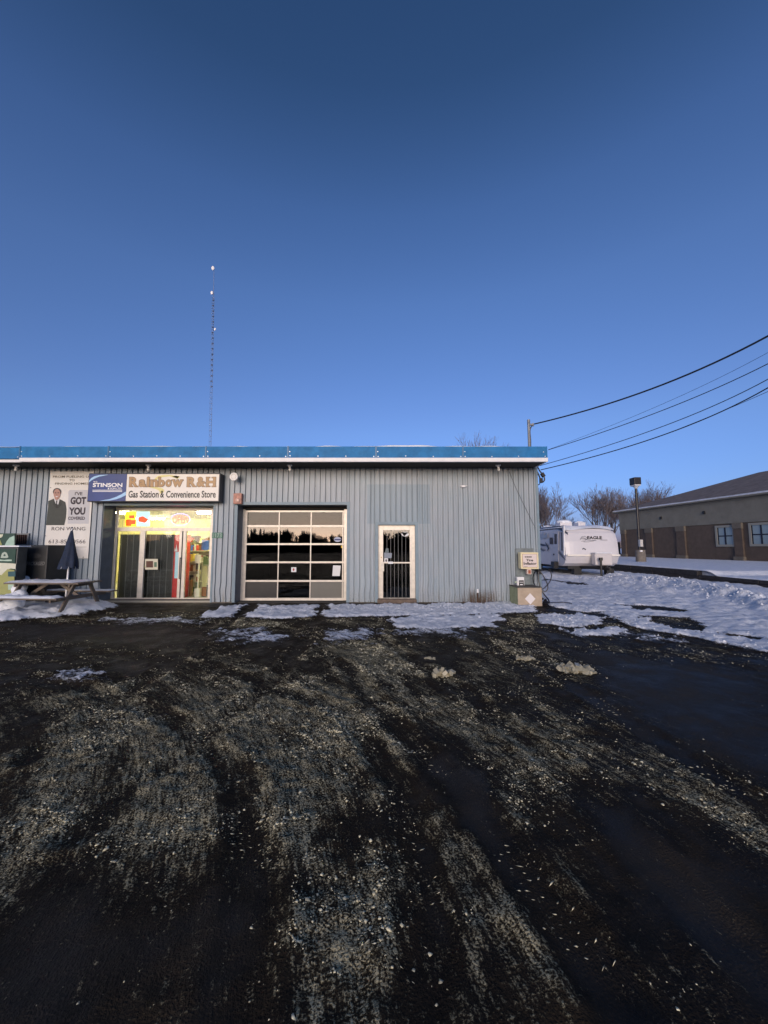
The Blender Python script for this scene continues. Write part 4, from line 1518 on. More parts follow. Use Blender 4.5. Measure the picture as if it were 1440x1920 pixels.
for k in range(14):
    x = P(1021, 1128, 10.7).x + random.gauss(0, .06)
    mb.ball((x, 10.75 + random.gauss(0, .08), random.uniform(.03, .2)), random.uniform(.03, .06), 1, 1, .8, 7, 5, .2)
o = build("hose_coil_heap", mb, blkr)
tag(o, "dark heap of coiled hose lying beside the beige crate", "hose heap")

# ================================================================== MAST, CABLES, CORNER BOXES
galv = mat("galvanised", (.20, .21, .22), .5, .4, var=.2)
mt = P(991, 787, 12.0)
t = thing("service_mast", "grey electric service mast rising above the roof at the right corner", "mast", (mt.x, 12.0, 0))
build("pole", MB().cyl((mt.x, 12.0, 1.0), (mt.x, 12.0, mt.z), .045, n=10), galv, t)
build("clevis", MB().box(mt.x, mt.x + .14, 11.97, 12.03, P(0, 796, 12).z - .03, P(0, 796, 12).z + .02).cyl((mt.x + .14, 12, P(0, 796, 12).z - .05), (mt.x + .14, 12, P(0, 796, 12).z + .04), .03, n=8), galv, t)
cabm = mat("cable_black", (.010, .010, .016), .5)


def wire(name, lab, pts, r0, r1, grp="overhead cables"):
    """pts: photograph positions with distances; goes on past the frame"""
    A, B, C_ = [P(*p) for p in pts]
    out, rr = [], []
    for k in range(46):
        s_ = k / 20
        out.append(A * ((1 - s_) * (1 - 2 * s_)) + B * (4 * s_ * (1 - s_)) + C_ * (s_ * (2 * s_ - 1)))
        rr.append(r0 + (r1 - r0) * s_)
    o = build(name, MB().tube(out, rr, 6), cabm)
    return tag(o, lab, "cable", grp)


wire("overhead_cable", "thick twisted service cable, topmost, from the mast top to the upper right", ((1002, 795, 12), (1200, 737, 9.4), (1440, 630, 7)), .020, .020)
wire("overhead_cable", "second overhead cable from the top, faintest and thinnest", ((1028, 843, 12), (1225, 765, 9.4), (1440, 661, 7)), .004, .004)
wire("overhead_cable", "third overhead cable from the top, starting beside the fascia end", ((1028, 843.5, 12), (1225, 776, 9.4), (1440, 682, 7)), .010, .009)
wire("overhead_cable", "fourth overhead cable from the top, starting under the eaves corner", ((1013, 873, 12), (1225, 806, 9.4), (1440, 711, 7)), .009, .009)
wire("overhead_cable", "lowest thick overhead cable from the corner terminal box", ((1014, 881, 12), (1225, 822, 9.4), (1440, 727, 7)), .013, .012)
wire("overhead_cable", "lowest faint overhead cable just under the lowest thick one", ((1240, 817, 10), (1340, 777, 8.3), (1440, 734, 7)), .004, .005)
t = thing("corner_cables", "bundle of black cables and connectors hanging from the eaves at the right corner", "cable bundle", P(1008, 890, 11.8))
q = lambda px, py, Y=11.8: P(px, py, Y)
build("cable", MB().tube(curve3([q(999, 796, 12), q(994, 806, 12), q(995, 826, 12), q(995, 840, 12)]), .016), cabm, t)
build("cable", MB().tube(curve3([q(1004, 876), q(1005, 890), q(1006, 903), q(1006, 925), q(1006, 945)]), [.035] * 11 + [.02] * 30), cabm, t)
build("cable", MB().tube(curve3([q(1004, 878), q(1008, 886), q(1012, 895), q(1014, 903)]), .022), cabm, t)
build("cable", MB().tube(curve3([q(1007, 873), q(1012, 883), q(1018, 890), q(1021, 898), q(1019, 903), q(1015, 905)]), .02), cabm, t)
build("cable", MB().tube(curve3([q(1006, 905), q(1010, 909), q(1013, 905)]), .014), cabm, t)
build("connector", MB().obox(q(1014.5, 901), (.09, .08, .15)), cabm, t, bevel=.01)
build("connector", MB().beam(q(1015.5, 887), q(1020, 894), .09, .09), cabm, t)

# ================================================================== PICNIC TABLE, UMBRELLA, ICE BOXES
TCX, TCY, TR_ = (X(100, 1105, 9.6)), 9.62, R(-3)
pt = thing("picnic_table", "weathered wooden picnic table with snow on its top and benches", "picnic table", (TCX, TCY, 0))
woodm = mat("weathered_wood", (.16, .13, .105), .8, var=.35, vs=7, bump=.3, stretch=(1, 8, 8))


def tp(x, y, z):
    return (TCX + x * cos(TR_) - y * sin(TR_), TCY + x * sin(TR_) + y * cos(TR_), z)


Mr = Matrix.Rotation(TR_, 3, 'Z')
for k in range(5):
    build("plank", MB().obox(tp(0, -.30 + .15 * k, .735), (1.86, .138, .036), Mr), woodm, pt, bevel=.004)
for s_ in (-1, 1):
    for k in (0, 1):
        build("bench_plank", MB().obox(tp(0, s_ * (.70 + .15 * k), .44), (1.86, .138, .036), Mr), woodm, pt, bevel=.004)
for x in (-.68, .68):
    build("cross_beam", MB().obox(tp(x, 0, .395), (.04, 1.62, .085), Mr), woodm, pt)
    build("cross_beam", MB().obox(tp(x, 0, .68), (.04, .68, .07), Mr), woodm, pt)
    for s_ in (-1, 1):
        build("leg", MB().beam(tp(x + .04, s_ * .62, 0), tp(x + .04, s_ * .22, .71), .09, .038, up=(1, 0, 0)), woodm, pt)
    build("brace", MB().beam(tp(x * .95, 0, .40), tp(x * .25, 0, .70), .035, .07), woodm, pt)


def snow_slab(name, xa, xb, ya, yb, z, h, parent, K=36, J=6):
    mb = MB()
    for i in range(K + 1):
        for j in range(J + 1):
            u, v = i / K, j / J
            e = min(1, min(u, 1 - u) * 14, min(v, 1 - v) * 5)
            hh_ = h * (e ** .5) * (.75 + .35 * sin(u * 17 + j) * .4 + .25 * sin(u * 41 + v * 9) * .5)
            p = tp(xa + (xb - xa) * u, ya + (yb - ya) * v + (.012 * sin(u * 23) if j in (0, J) else 0), z + max(0, hh_))
            mb.v.append(p)
    for i in range(K):
        for j in range(J):
            s_ = i * (J + 1) + j
            mb.f.append((s_, s_ + J + 1, s_ + J + 2, s_ + 1))
    return build(name, mb, snowm, parent, smooth=True)


snow_slab("snow_cover", -.92, .78, -.37, .30, .754, .05, pt)
snow_slab("snow_cover", -.92, .86, -.92, -.63, .459, .055, pt)
snow_slab("snow_cover", -.92, .9, .63, .90, .459, .03, pt)

t = thing("patio_umbrella", "closed dark blue patio umbrella leaning through the picnic table", "umbrella", tp(.25, .05, 0))
ub, ut = P(121, 1146, 9.62), P(135, 990, 9.75)
ub.z = .02
ax = (ut - ub)
build("pole", MB().cyl(ub, ub + ax * .99, .019, n=10), whitem, t)
mb = MB()
nn, LV = 24, 9
for j in range(LV + 1):
    f = .99 - .47 * j / LV
    c_ = ub + ax * f
    rad = .012 + .185 * (j / LV) ** .85
    for k in range(nn):
        th_ = 2 * pi * k / nn
        fold = 1 + (.26 * (j / LV)) * cos(th_ * 6 + .4 * j) + .05 * sin(th_ * 3 + j)
        dz = -.05 * (j == LV) * (.5 + .5 * cos(th_ * 6 + 2))
        mb.v.append((c_.x + rad * fold * cos(th_), c_.y + rad * .7 * fold * sin(th_), c_.z + dz))
for j in range(LV):
    for k in range(nn):
        k2 = (k + 1) % nn
        mb.f.append((j * nn + k, j * nn + k2, (j + 1) * nn + k2, (j + 1) * nn + k))
build("canopy", mb, mat("umbrella_navy", (.010, .020, .048), .8, var=.35, vs=10), t, smooth=True)
build("finial", MB().ball(ut + Vector((0, 0, .01)), .02), mat("navy_plastic", (.02, .03, .08), .5), t)
mb = MB()
for k in range(6):
    th_ = 2 * pi * k / 6
    c_ = ub + ax * .52
    mb.cyl((c_.x + .17 * cos(th_), c_.y + .12 * sin(th_), c_.z + .02), (c_.x + .185 * cos(th_), c_.y + .13 * sin(th_), c_.z - .03), .005, n=5)
build("rib_tips", mb, whitem, t)

YI = 9.75
t = thing("ice_freezer", "green and cream ice freezer with a snowy mountain picture at the far left", "freezer", (X(-40, 1080, YI), YI + .3, 0))
xi0, xi1 = X(-130, 1070, YI), X(30, 1070, YI)
zi1 = 1.60
grn = mat("freezer_green", (.022, .065, .05), .35, var=.15)
build("cabinet", MB().box(xi0, xi1, YI, YI + .28, .12, zi1), mat("freezer_side", (.05, .06, .065), .3, var=.3, vs=3), t, bevel=.02)
build("front_panel", MB().box(xi0 + .03, xi1 - .03, YI - .02, YI, .26, zi1 - .05), grn, t)
build("base", MB().box(xi0 + .04, xi1 - .04, YI + .04, YI + .26, 0, .12), boardm, t)
build("lid_snow", MB().prism([(xi0 - .02, zi1 + .002), (xi1 + .06, zi1 + .002), (xi1 + .05, zi1 + .035), (xi0, zi1 + .05)], YI - .03, YI + .3), snowm, t)


def fz(pts, col_name, col, d):
    o = build("print", MB().poly([P(x, y, YI - .02 - d) for x, y in pts[::-1]]), mat(col_name, col, .5, var=.08, vs=6), t)
    return o


fz([(-100, 1056), (10, 1055.5), (17, 1056), (30, 1057), (29, 1067), (20, 1066), (14, 1068), (8, 1073), (3, 1078), (-100, 1080)], "freezer_cream", (.62, .62, .50), .003)
fz([(-100, 1080), (3, 1078), (8, 1073), (14, 1067), (27, 1069), (27, 1116), (-100, 1116)], "freezer_olive", (.33, .34, .12), .006)
fz([(15, 1072), (29, 1071), (29, 1081), (15, 1081)], "freezer_teal", (.025, .09, .11), .009)
fz([(15, 1096), (28, 1096), (28, 1105), (15, 1106)], "freezer_mint", (.42, .56, .46), .009)
fz([(1, 1046), (4, 1037), (9, 1034.5), (13, 1037), (16, 1045), (12, 1046.5)], "freezer_mintgrey", (.42, .50, .42), .003)
fz([(6, 1042), (8, 1038.5), (11, 1041), (9, 1043)], "freezer_green", (.022, .065, .05), .006)
fz([(-6, 1049.6), (1, 1049), (8, 1049.8), (15, 1049.1), (22, 1049.3), (22, 1052), (14, 1052.3), (6, 1051.8), (-6, 1052.4)], "freezer_mint", (.42, .56, .46), .004)
t2 = thing("tank_display", "mint and dark green picture board standing behind the ice freezer", "display board", (X(-30, 1010, 10.6), 10.6, 0))
a, b = X(-150, 1010, 10.6), X(26.5, 1010, 10.6)
build("board", MB().box(a, b, 10.6, 10.66, 1.0, Z(1000, 10.6)), grn, t2)
for pts, nm, c_ in (([(9, 1022), (13, 1014), (18, 1008), (27, 1004), (27, 1023), (9, 1023)], "board_mint", (.38, .55, .46)), ([(-150, 1003), (6, 1002), (4, 1007), (-4, 1010), (-150, 1012)], "board_cream", (.6, .62, .48)), ([(-150, 1014), (0, 1012), (4, 1022), (-150, 1023)], "freezer_olive", (.33, .34, .12))):
    build("print", MB().poly([P(x, y, 10.594) for x, y in pts[::-1]]), mat(nm, c_, .5, var=.15, vs=5), t2)
build("post", MB().box(a + .1, a + .16, 10.61, 10.65, 0, 1.0).box(b - .16, b - .1, 10.61, 10.65, 0, 1.0), galv, t2)
YP = 10.25
t = thing("ice_box", "black covered ice box lettered PACKAGED between the freezer and the banner", "ice box", (X(67, 1070, YP), YP + .4, 0))
a, b = X(46, 1060, YP), X(87.5, 1060, YP)
build("cover", MB().box(a, b, YP, YP + .75, .10, Z(1022, YP)), mat("black_cover", (.012, .014, .017), .5, var=.3, vs=4), t, bevel=.03)
build("feet", MB().box(a + .05, b - .05, YP + .05, YP + .7, 0, .098), galv, t)
px_text("lettering", "PACKAGED", 49, 1053, 84, 1060, YP - .003, mat("faded_grey_print", (.13, .13, .13), .6), t, bold=.03, shear=.3)
px_poly("faded_print", ell(65, 1042, 13, 4.5, 14), YP - .003, mat("very_faded_print", (.030, .030, .032), .6), t)
# snow heap thrown up against the freezer
mb = MB()
for (px, py, rr, Y_) in ((36, 1100, .16, 9.5), (30, 1118, .2, 9.3), (38, 1112, .16, 9.35), (20, 1124, .28, 9.25), (5, 1128, .3, 9.2), (-10, 1130, .3, 9.2), (-28, 1130, .3, 9.25), (40, 1096, .14, 9.8), (43, 1090, .13, 10.0), (44, 1085, .1, 10.1), (49, 1083, .09, 10.2), (36, 1126, .14, 9.3), (-50, 1130, .35, 9.3)):
    p = P(px, py, Y_)
    mb.ball((p.x, p.y, max(p.z - rr * .4, .05)), rr, 1, .8, .9, 14, 9, .07)
o = build("snow_heap", mb, snowm, smooth=True)
tag(o, "heap of shovelled snow piled against the ice freezer", "snow heap")

# ================================================================== RETAINING WALL
t = thing("retaining_wall", "low dark retaining wall of stacked blocks holding the raised snowy lot", "wall", (15, 18, 0))
stone = mat("dark_block", (.030, .028, .030), .85, var=.5, vs=6, bump=.5, bs=12)
for c_ in range(2):
    y = 8.0 + .45 * c_
    while y < 29:
        ln = random.uniform(.8, 1.2)
        ztop = (.30, .50)[int(y > 17.5)]
        h_ = ztop / 2
        rot = Matrix.Rotation(random.uniform(-.02, .02), 3, 'Z')
        build("block", MB().obox((14.93 + random.uniform(-.02, .02), y + ln / 2, h_ * (c_ + .5) - .01), (.24, ln - .02, h_ - .012), rot), stone, t, bevel=.015)
        y += ln
mb = MB()
K = 150
for i in range(K + 1):
    y = 8 + 21 * i / K
    ztop = .28 + .2 * float(sstep(17.3, 17.9, np.array(y)))
    k_ = .02 * sin(y * 4.1) + .015 * sin(y * 9.7)
    mb.v += [(14.90 + k_, y, ztop + .015), (14.93 + k_, y, ztop + .055), (15.06, y, ztop + .075), (15.35, y, ztop + .04)]
for i in range(K):
    for q_ in range(3):
        s_ = i * 4 + q_
        mb.f.append((s_, s_ + 4, s_ + 5, s_ + 1))
build("snow_cap", mb, snowm, t, smooth=True)

# ================================================================== TRAVEL TRAILER
TY = 21.0
tx0, tx1 = P(1063, 1040, TY).x, P(1163, 1040, TY).x
tw = tx1 - tx0
TZ0, TZ1 = .55, P(1100, 987, TY).z
tr = thing("travel_trailer", "white travel trailer with dark lettering on its nose parked in snow right of the store", "trailer", ((tx0 + tx1) / 2, TY + 3, 0))
shell = mat("trailer_white", (.62, .60, .62), .35, var=.04, vs=2)
TL = 8.5
# side profile (y, z) with a raked nose, swept across the width with rounded roof edges
prof = [(.55, TZ0), (.22, TZ0 + .16), (.05, TZ0 + .45), (0, 1.12), (.02, 1.25), (.10, 1.9), (.25, 2.35), (.45, TZ1 - .12), (.75, TZ1), (TL, TZ1), (TL, TZ0)]


def xin(z):
    return .0 + .10 * max(0, (z - 2.0) / (TZ1 - 2.0)) ** 2 + .03 * max(0, (.9 - z))


mb = MB()
NL = 14
for (yy, zz) in prof:
    for k in range(NL + 1):
        u = k / NL
        e = abs(u - .5) * 2
        bulge = .10 * e ** 6 if yy < 1 else 0
        dz = -.09 * e ** 8 if zz > TZ1 - .2 else 0
        x = tx0 + xin(zz) + (tw - 2 * xin(zz)) * u
        mb.v.append((x, TY + yy + bulge, zz + dz))
for j in range(len(prof) - 1):
    for k in range(NL):
        s_ = j * (NL + 1) + k
        mb.f.append((s_, s_ + 1, s_ + NL + 2, s_ + NL + 1))
for side in (0, NL):
    ids = [j * (NL + 1) + side for j in range(len(prof))]
    mb.f.append(tuple(ids) if side == 0 else tuple(ids[::-1]))
build("body", mb, shell, tr)
build("underframe", MB().box(tx0 + .3, tx1 - .3, TY + .6, TY + TL - .2, .38, .56), boardm, tr)
build("front_sill", MB().box(tx0 + .02, tx1 - .02, TY - .045, TY + .06, 1.10, 1.20), mat("trailer_sill", (.80, .76, .68), .4), tr, bevel=.02)
tcx = (P(1107, 1050, TY).x + P(1138, 1050, TY).x) / 2
build("gas_bottle_cover", MB().box(tcx - .46, tcx + .46, TY - .52, TY - .08, Z(1060, TY - .5), Z(1038, TY - .5)), mat("trailer_cover", (.60, .56, .55), .5), tr, bevel=.06)
build("cover_snow", MB().box(tcx - .44, tcx + .44, TY - .5, TY - .1, Z(1038, TY - .5) + .002, Z(1036, TY - .5)), snowm, tr, bevel=.02)
build("tongue", MB().beam((tcx - .7, TY + .6, .5), (tcx, TY - 1.0, .46), .1, .12).beam((tcx + .7, TY + .6, .5), (tcx, TY - 1.0, .46), .1, .12), boardm, tr)
xj = P(1127, 1060, TY - .75).x
build("jack", MB().cyl((xj, TY - .75, .1), (xj, TY - .75, 1.02), .055, n=8).cyl((xj, TY - .75, .9), (xj, TY - .75, 1.05), .1, n=8), boardm, tr)
build("jack_foot", MB().box(xj - .24, xj + .2, TY - .95, TY - .55, .02, .10), whitem, tr)
for sx_ in (-1, 1):
    xx = tcx + sx_ * .9
    build("stabiliser", MB().box(xx - .2, xx + .2, TY + .5, TY + .8, .08, .4), boardm, tr)
Yt = TY - .0
mk = mat("marker_light", (.12, .06, .04), .4)


def nose_y(z):
    for a, b in zip(prof[3:8], prof[4:9]):
        if a[1] <= z <= b[1]:
            return TY + a[0] + (b[0] - a[0]) * (z - a[1]) / (b[1] - a[1])
    return TY


for px in (1072, 1146.5):
    p = P(px, 992, TY + .35)
    build("marker_light", MB().box(p.x - .06, p.x + .06, nose_y(p.z) - .02, nose_y(p.z) + .12, p.z - .025, p.z + .025), mk, tr)
# lettering follows the rake of the nose
lz0, lz1 = P(0, 1011, TY).z, P(0, 1005, TY).z
o = text("lettering", "EAGLE", P(1103.5, 1008, TY).x, P(1132, 1008, TY).x, 0, lz1 - lz0, TY, inkm, tr, bold=.04, shear=.1)
co = o.data
for v in co.vertices:
    zz = v.co.z + lz0
    v.co.z = zz
    v.co.y = nose_y(zz) - .015 - tr.location.y
grey_p = mat("graphic_grey", (.16, .17, .20), .5)
dk_p = mat("graphic_dark", (.03, .045, .08), .5)


def nose_pt(px, py):
    p = P(px, py, TY + .1)
    return Vector((p.x, nose_y(p.z) - .014, p.z))


for pts in ([(1088, 1012), (1092, 1006.5), (1098, 1005.5), (1102, 1009), (1098, 1013.5)], [(1090, 1010), (1095, 1010.5), (1104, 1013), (1118, 1013.6)], [(1094, 1016), (1104, 1016), (1112, 1014.5), (1118, 1013.2)],
            [(1126, 1012.2), (1133, 1012.6), (1139, 1012.6)], [(1092, 1008), (1096, 1008.5), (1100, 1011)], [(1090, 1015), (1097, 1014)], [(1091, 1030), (1093, 1028), (1097, 1030.5)]):
    build("line_graphic", MB().tube([nose_pt(*p) for p in pts], .013 if pts[0][1] < 1025 else .03, 5), grey_p if pts[0][1] < 1025 else dk_p, tr)
# side graphics, windows and door on the left side
XS = tx0 - .004


def side_y(px):
    return XS * FPX / (px - 720) * 1.0 * (CP + 0.0)


def sp_(px, py):
    """point on the trailer's left side wall"""
    lo, hi = 15., 40.
    for _ in range(40):
        m_ = (lo + hi) / 2
        if P(px, py, m_).x < XS:
            lo = m_
        else:
            hi = m_
    p = P(px, py, m_)
    return Vector((XS, p.y, p.z))


def side_quad(name, pts, m_, th=.012, label=None):
    mb = MB()
    a = [sp_(*p) for p in pts]
    i = len(mb.v)
    k = len(a)
    mb.v += [(p.x, p.y, p.z) for p in a] + [(p.x - th, p.y, p.z) for p in a]
    mb.f.append(tuple(range(k)))
    mb.f.append(tuple(range(k, 2 * k))[::-1])
    for j in range(k):
        mb.f.append((j, (j + 1) % k, k + (j + 1) % k, k + j))
    return build(name, mb, m_, tr, label)


wing = mat("trailer_window", (.012, .016, .03), .12)
side_quad("window", [(1030.5, 1008), (1036, 1008), (1036.5, 1020.5), (1031, 1020)], wing)
dr = side_quad("door", [(1038.3, 997), (1047.2, 996.5), (1047.5, 1053), (1038.6, 1050)], mat("trailer_door", (.58, .58, .62), .4), .02)
side_quad("door_window", [(1040.2, 1001), (1044.6, 1001), (1044.8, 1020.5), (1040.4, 1020)], wing, .03)
side_quad("door_handle", [(1038.6, 1038), (1040, 1038), (1040, 1041), (1038.6, 1041)], boardm, .05)
side_quad("window", [(1052.6, 998), (1056, 997), (1056.6, 1034), (1053, 1032)], wing)
side_quad("awning_arm", [(1056.6, 985.5), (1059, 986), (1059.5, 1041), (1057.5, 1040)], whitem, .06)
side_quad("swoosh", [(1040, 991), (1050, 990), (1064, 998), (1065.5, 1003), (1055, 996.5), (1048, 993)], dk_p, .006)
side_quad("swoosh", [(1042, 1027), (1050, 1034), (1061, 1050), (1062, 1052), (1053, 1044), (1046, 1036)], grey_p, .006)
side_quad("swoosh", [(1012, 1019), (1020, 1020.5), (1024, 1023), (1018, 1024), (1012, 1022)], dk_p, .006)
side_quad("swoosh", [(1022, 1016), (1028, 1023), (1029.5, 1029), (1026, 1034), (1027, 1028), (1024, 1022)], dk_p, .006)
side_quad("swoosh", [(1012, 1026), (1018, 1030), (1024, 1031), (1019, 1034), (1013, 1031)], grey_p, .006)
side_quad("stripe", [(1009, 1006), (1013, 999), (1015, 1003), (1019, 996), (1020, 1004), (1026, 998), (1026.5, 1008), (1016, 1010)], mat("graphic_pale", (.40, .45, .52), .5), .006)
side_quad("step_box", [(1041, 1052.5), (1047, 1054), (1047, 1066), (1041, 1063)], boardm, .25)
side_quad("roof_rail", [(1008, 990.5), (1058, 985), (1058, 987), (1008, 992)], dk_p, .02)
tyrem = mat("tyre_rubber", (.012, .012, .013), .7)
for xx in (tx0 + .05, tx1 - .3):
    for yy in (TY + 4.3, TY + 5.2):
        wl = build("wheel", MB().cyl((xx, yy, .36), (xx + .22, yy, .36), .36, n=20), tyrem, tr)
        build("rim", MB().cyl((xx - .01, yy, .36), (xx + .0, yy, .36), .2, n=14), galv, wl)
mb = MB()
K, J = 24, 14
for i in range(K + 1):
    for j in range(J + 1):
        u, v = i / K, j / J
        e = min(1, min(u, 1 - u) * 9) ** .6
        h_ = .10 * e + .05 * sin(u * 9 + v * 5) * e + .03 * sin(u * 21 + v * 13) * e
        yy = TY + .42 + (TL - .5) * v
        if j == 0:
            h_ = -.14 - .06 * sin(u * 6.3 + 1) * e
            yy = TY + .33
        if j == 1:
            h_ = .03 * e
            yy = TY + .60
        mb.v.append((tx0 + .06 + (tw - .12) * u, yy, TZ1 + .012 + h_ - .05 * (abs(u - .5) * 2) ** 8))
for i in range(K):
    for j in range(J):
        s_ = i * (J + 1) + j
        mb.f.append((s_, s_ + J + 1, s_ + J + 2, s_ + 1))
build("roof_snow", mb, snowm, tr, smooth=True)
for (pa, pb_, py, Yy, nm) in ((1050, 1073, 972, TY + 2.6, "roof_unit"), (1084, 1098, 973, TY + 3.4, "roof_vent"), (1024, 1036, 981, TY + 4.6, "roof_vent")):
    a, b = P(pa, py, Yy), P(pb_, py, Yy)
    build(nm, MB().box(a.x, b.x, Yy, Yy + .7, TZ1, a.z - .2), shell, tr, bevel=.05)
    build("vent_snow", MB().ball(((a.x + b.x) / 2, Yy + .35, a.z - .22), (b.x - a.x) * .62, 1, .9, .34, 14, 8, .03), snowm, tr, smooth=True)

# ================================================================== LAMP POST
LY = 28.
lb_ = P(1201, 1052, LY)
lt = P(1190, 896, LY)
lx = P(1196, 975, LY).x
t = thing("lamp_post", "black parking lot lamp post on a concrete base left of the brown building", "lamp post", (lx, LY, .5))
build("concrete_base", MB().cyl((lx + .05, LY, .45), (lx + .05, LY, Z(1031, LY)), .33, .31, 18), mat("post_concrete", (.16, .14, .12), .85, var=.3, vs=6, bump=.3), t)
polem = mat("pole_black", (.010, .008, .010), .45)
build("pole", MB().cyl((lx, LY, Z(1031, LY)), (lx, LY, lt.z - .5), .10, .085, 10), polem, t)
build("lamp_head", MB().box(lx - .27, lx + .22, LY - .3, LY + .3, lt.z - .52, lt.z), polem, t, bevel=.02)
build("lamp_lens", MB().box(lx - .23, lx + .18, LY - .27, LY + .27, lt.z - .62, lt.z - .525).cyl((lx, LY, lt.z - .83), (lx, LY, lt.z - .62), .07, .2, 12), mat("lens_pale", (.50, .52, .55), .4), t)
build("control_box", MB().box(lx - .14, lx + .06, LY - .32, LY - .12, Z(1025, LY), Z(1012, LY)), mat("control_white", (.5, .48, .45), .5), t)
build("outlet", MB().obox((lx - .08, LY - .25, Z(1033, LY)), (.16, .12, .1)), whitem, t)

# ================================================================== BROWN BUILDING
A0, A1 = Vector((24.9, 40.5, 0)), Vector((27.9, 9.0, 0))
wd_ = (A1 - A0).normalized()
nrm = Vector((wd_.y, -wd_.x, 0))          # pointing to the store side
if nrm.x > 0:
    nrm = -nrm


def onwall(px, py):
    lo, hi = 0., 31.
    for _ in range(50):
        m_ = (lo + hi) / 2
        q_ = A0 + wd_ * m_
        if P(px, py, q_.y).x > q_.x:
            lo = m_
        else:
            hi = m_
    q_ = A0 + wd_ * m_
    return m_, P(px, py, q_.y).z


WZ0 = .45
sB = onwall(1440, 925)
EZ = (onwall(1440, 925)[1] + onwall(1200, 958)[1]) / 2
BZ = (onwall(1430, 976)[1] + onwall(1180, 994)[1]) / 2
LEN = (A1 - A0).length
bb = thing("brown_building", "long single-storey brown and beige building with a low hipped roof at the right", "building", (30, 25, .5))
brown = mat("brown_stucco", (.088, .066, .052), .9, var=.18, vs=3, bump=.3, bs=25)
bandm = mat("beige_stucco", (.165, .16, .135), .9, var=.14, vs=1.5, bump=.25, bs=25)


def wbox(s0, s1, d0, d1, z0, z1):
    """box along the wall; d is the distance out of the wall plane towards the store"""
    mb = MB()
    c_ = A0 + wd_ * ((s0 + s1) / 2) + nrm * ((d0 + d1) / 2)
    m_ = Matrix((wd_, nrm, Vector((0, 0, 1)))).transposed()
    mb.obox((c_.x, c_.y, (z0 + z1) / 2), (s1 - s0, abs(d1 - d0), z1 - z0), m_)
    return mb


build("wall", wbox(0, LEN, -12, 0, WZ0 - .1, BZ), brown, bb)
build("upper_band", wbox(-.05, LEN + .05, -12.05, .06, BZ, EZ), bandm, bb)
for px0, px1 in ((1166.5, 1174), (1212, 1224), (1270, 1286), (1378, 1394)):
    s0, s1 = onwall(px0, 1000)[0], onwall(px1, 1000)[0]
    pl = build("pilaster", wbox(s0, s1, .0, .14, WZ0 - .1, BZ), brown, bb)
    build("capital", wbox(s0 - .03, s1 + .03, .0, .19, BZ - .42, BZ - .004), mat("dull_stone", (.125, .11, .09), .9, var=.15), pl)
    build("plinth", wbox(s0 - .06, s1 + .06, .0, .24, WZ0 - .1, WZ0 + .45), mat("dull_stone", (.125, .11, .09)), pl)
build("base_ledge", wbox(0, LEN, .0, .10, WZ0 - .1, WZ0 + .16), bandm, bb)
wfr = mat("window_surround", (.24, .24, .21), .7)
wgl = mat("window_pane_reflecting", (.22, .30, .34), .08, spec=.9)
for i, (px0, px1, py0, py1) in enumerate(((1345.5, 1374, 989, 1021), (1409, 1446, 984, 1020), (1490, 1540, 980, 1022))):
    s0, z1_ = onwall(px0, py0)
    s1, _ = onwall(px1, py0)
    _, z0_ = onwall((px0 + px1) / 2, py1)
    z1_ = onwall((px0 + px1) / 2, py0)[1]
    fw = .16
    mb = wbox(s0 - fw, s0, .0, .09, z0_ - fw, z1_ + fw)
    for args in ((s1, s1 + fw, .0, .09, z0_ - fw, z1_ + fw), (s0, s1, .0, .088, z1_, z1_ + fw), (s0, s1, .0, .088, z0_ - fw, z0_)):
        m2 = wbox(*args)
        k = len(mb.v)
        mb.v += m2.v
        mb.f += [tuple(a + k for a in f_) for f_ in m2.f]
    wn = build("window", mb, wfr, bb)
    build("mullion", wbox((s0 + s1) / 2 - .05, (s0 + s1) / 2 + .05, .01, .055, z0_, z1_), wing, wn)
    build("mullion", wbox(s0, s1, .008, .05, (z0_ + z1_) / 2 - .04, (z0_ + z1_) / 2 + .04), wing, wn)
    build("frame", wbox(s0, s0 + .07, .008, .05, z0_, z1_), wing, wn)
    for k in range(2):
        for j in range(2):
            a = s0 + .07 if k == 0 else (s0 + s1) / 2 + .05
            b = (s0 + s1) / 2 - .05 if k == 0 else s1
            c0 = z0_ if j == 0 else (z0_ + z1_) / 2 + .04
            c1 = (z0_ + z1_) / 2 - .04 if j == 0 else z1_
            build("pane", wbox(a, b, .004, .02, c0, c1), wgl, wn)
# roof: hip, eaves overhanging
O = .45
e0 = A0 + nrm * O - wd_ * O
e1 = A1 + nrm * O + wd_ * O
b0 = A0 - nrm * (12 + O) - wd_ * O
b1 = A1 - nrm * (12 + O) + wd_ * O
rz = EZ + 2.7
r0 = A0 - nrm * 6 + wd_ * 9
r1 = A1 - nrm * 6 - wd_ * 9
v_ = [(p.x, p.y, EZ + .12) for p in (e0, e1, b1, b0)] + [(r0.x, r0.y, rz), (r1.x, r1.y, rz)]
mb = MB()
mb.v = v_
mb.f = [(0, 4, 5, 1), (1, 5, 2), (2, 5, 4, 3), (3, 4, 0), (0, 1, 2, 3)]
build("roof", mb, mat("roof_shingle", (.15, .125, .115), .9, var=.3, vs=2, bump=.4, bs=18), bb, "brown shingled hip roof")
build("eaves", wbox(-O, LEN + O, -O, O, EZ + .0, EZ + .115), bandm, bb)
mb = MB()
K = 120
for i in range(K + 1):
    s_ = -O + (LEN + 2 * O) * i / K
    wob = .05 * sin(s_ * 1.7) + .04 * sin(s_ * 4.3)
    up_ = (2.6 / 6.5)
    for (dd, hh_) in ((O + .02, .10), (O + .01, .16), (O - .22 - wob, .16 + .22 * up_), (O - .34 - wob, .13 + .30 * up_)):
        c_ = A0 + wd_ * s_ + nrm * dd
        mb.v.append((c_.x, c_.y, EZ + hh_))
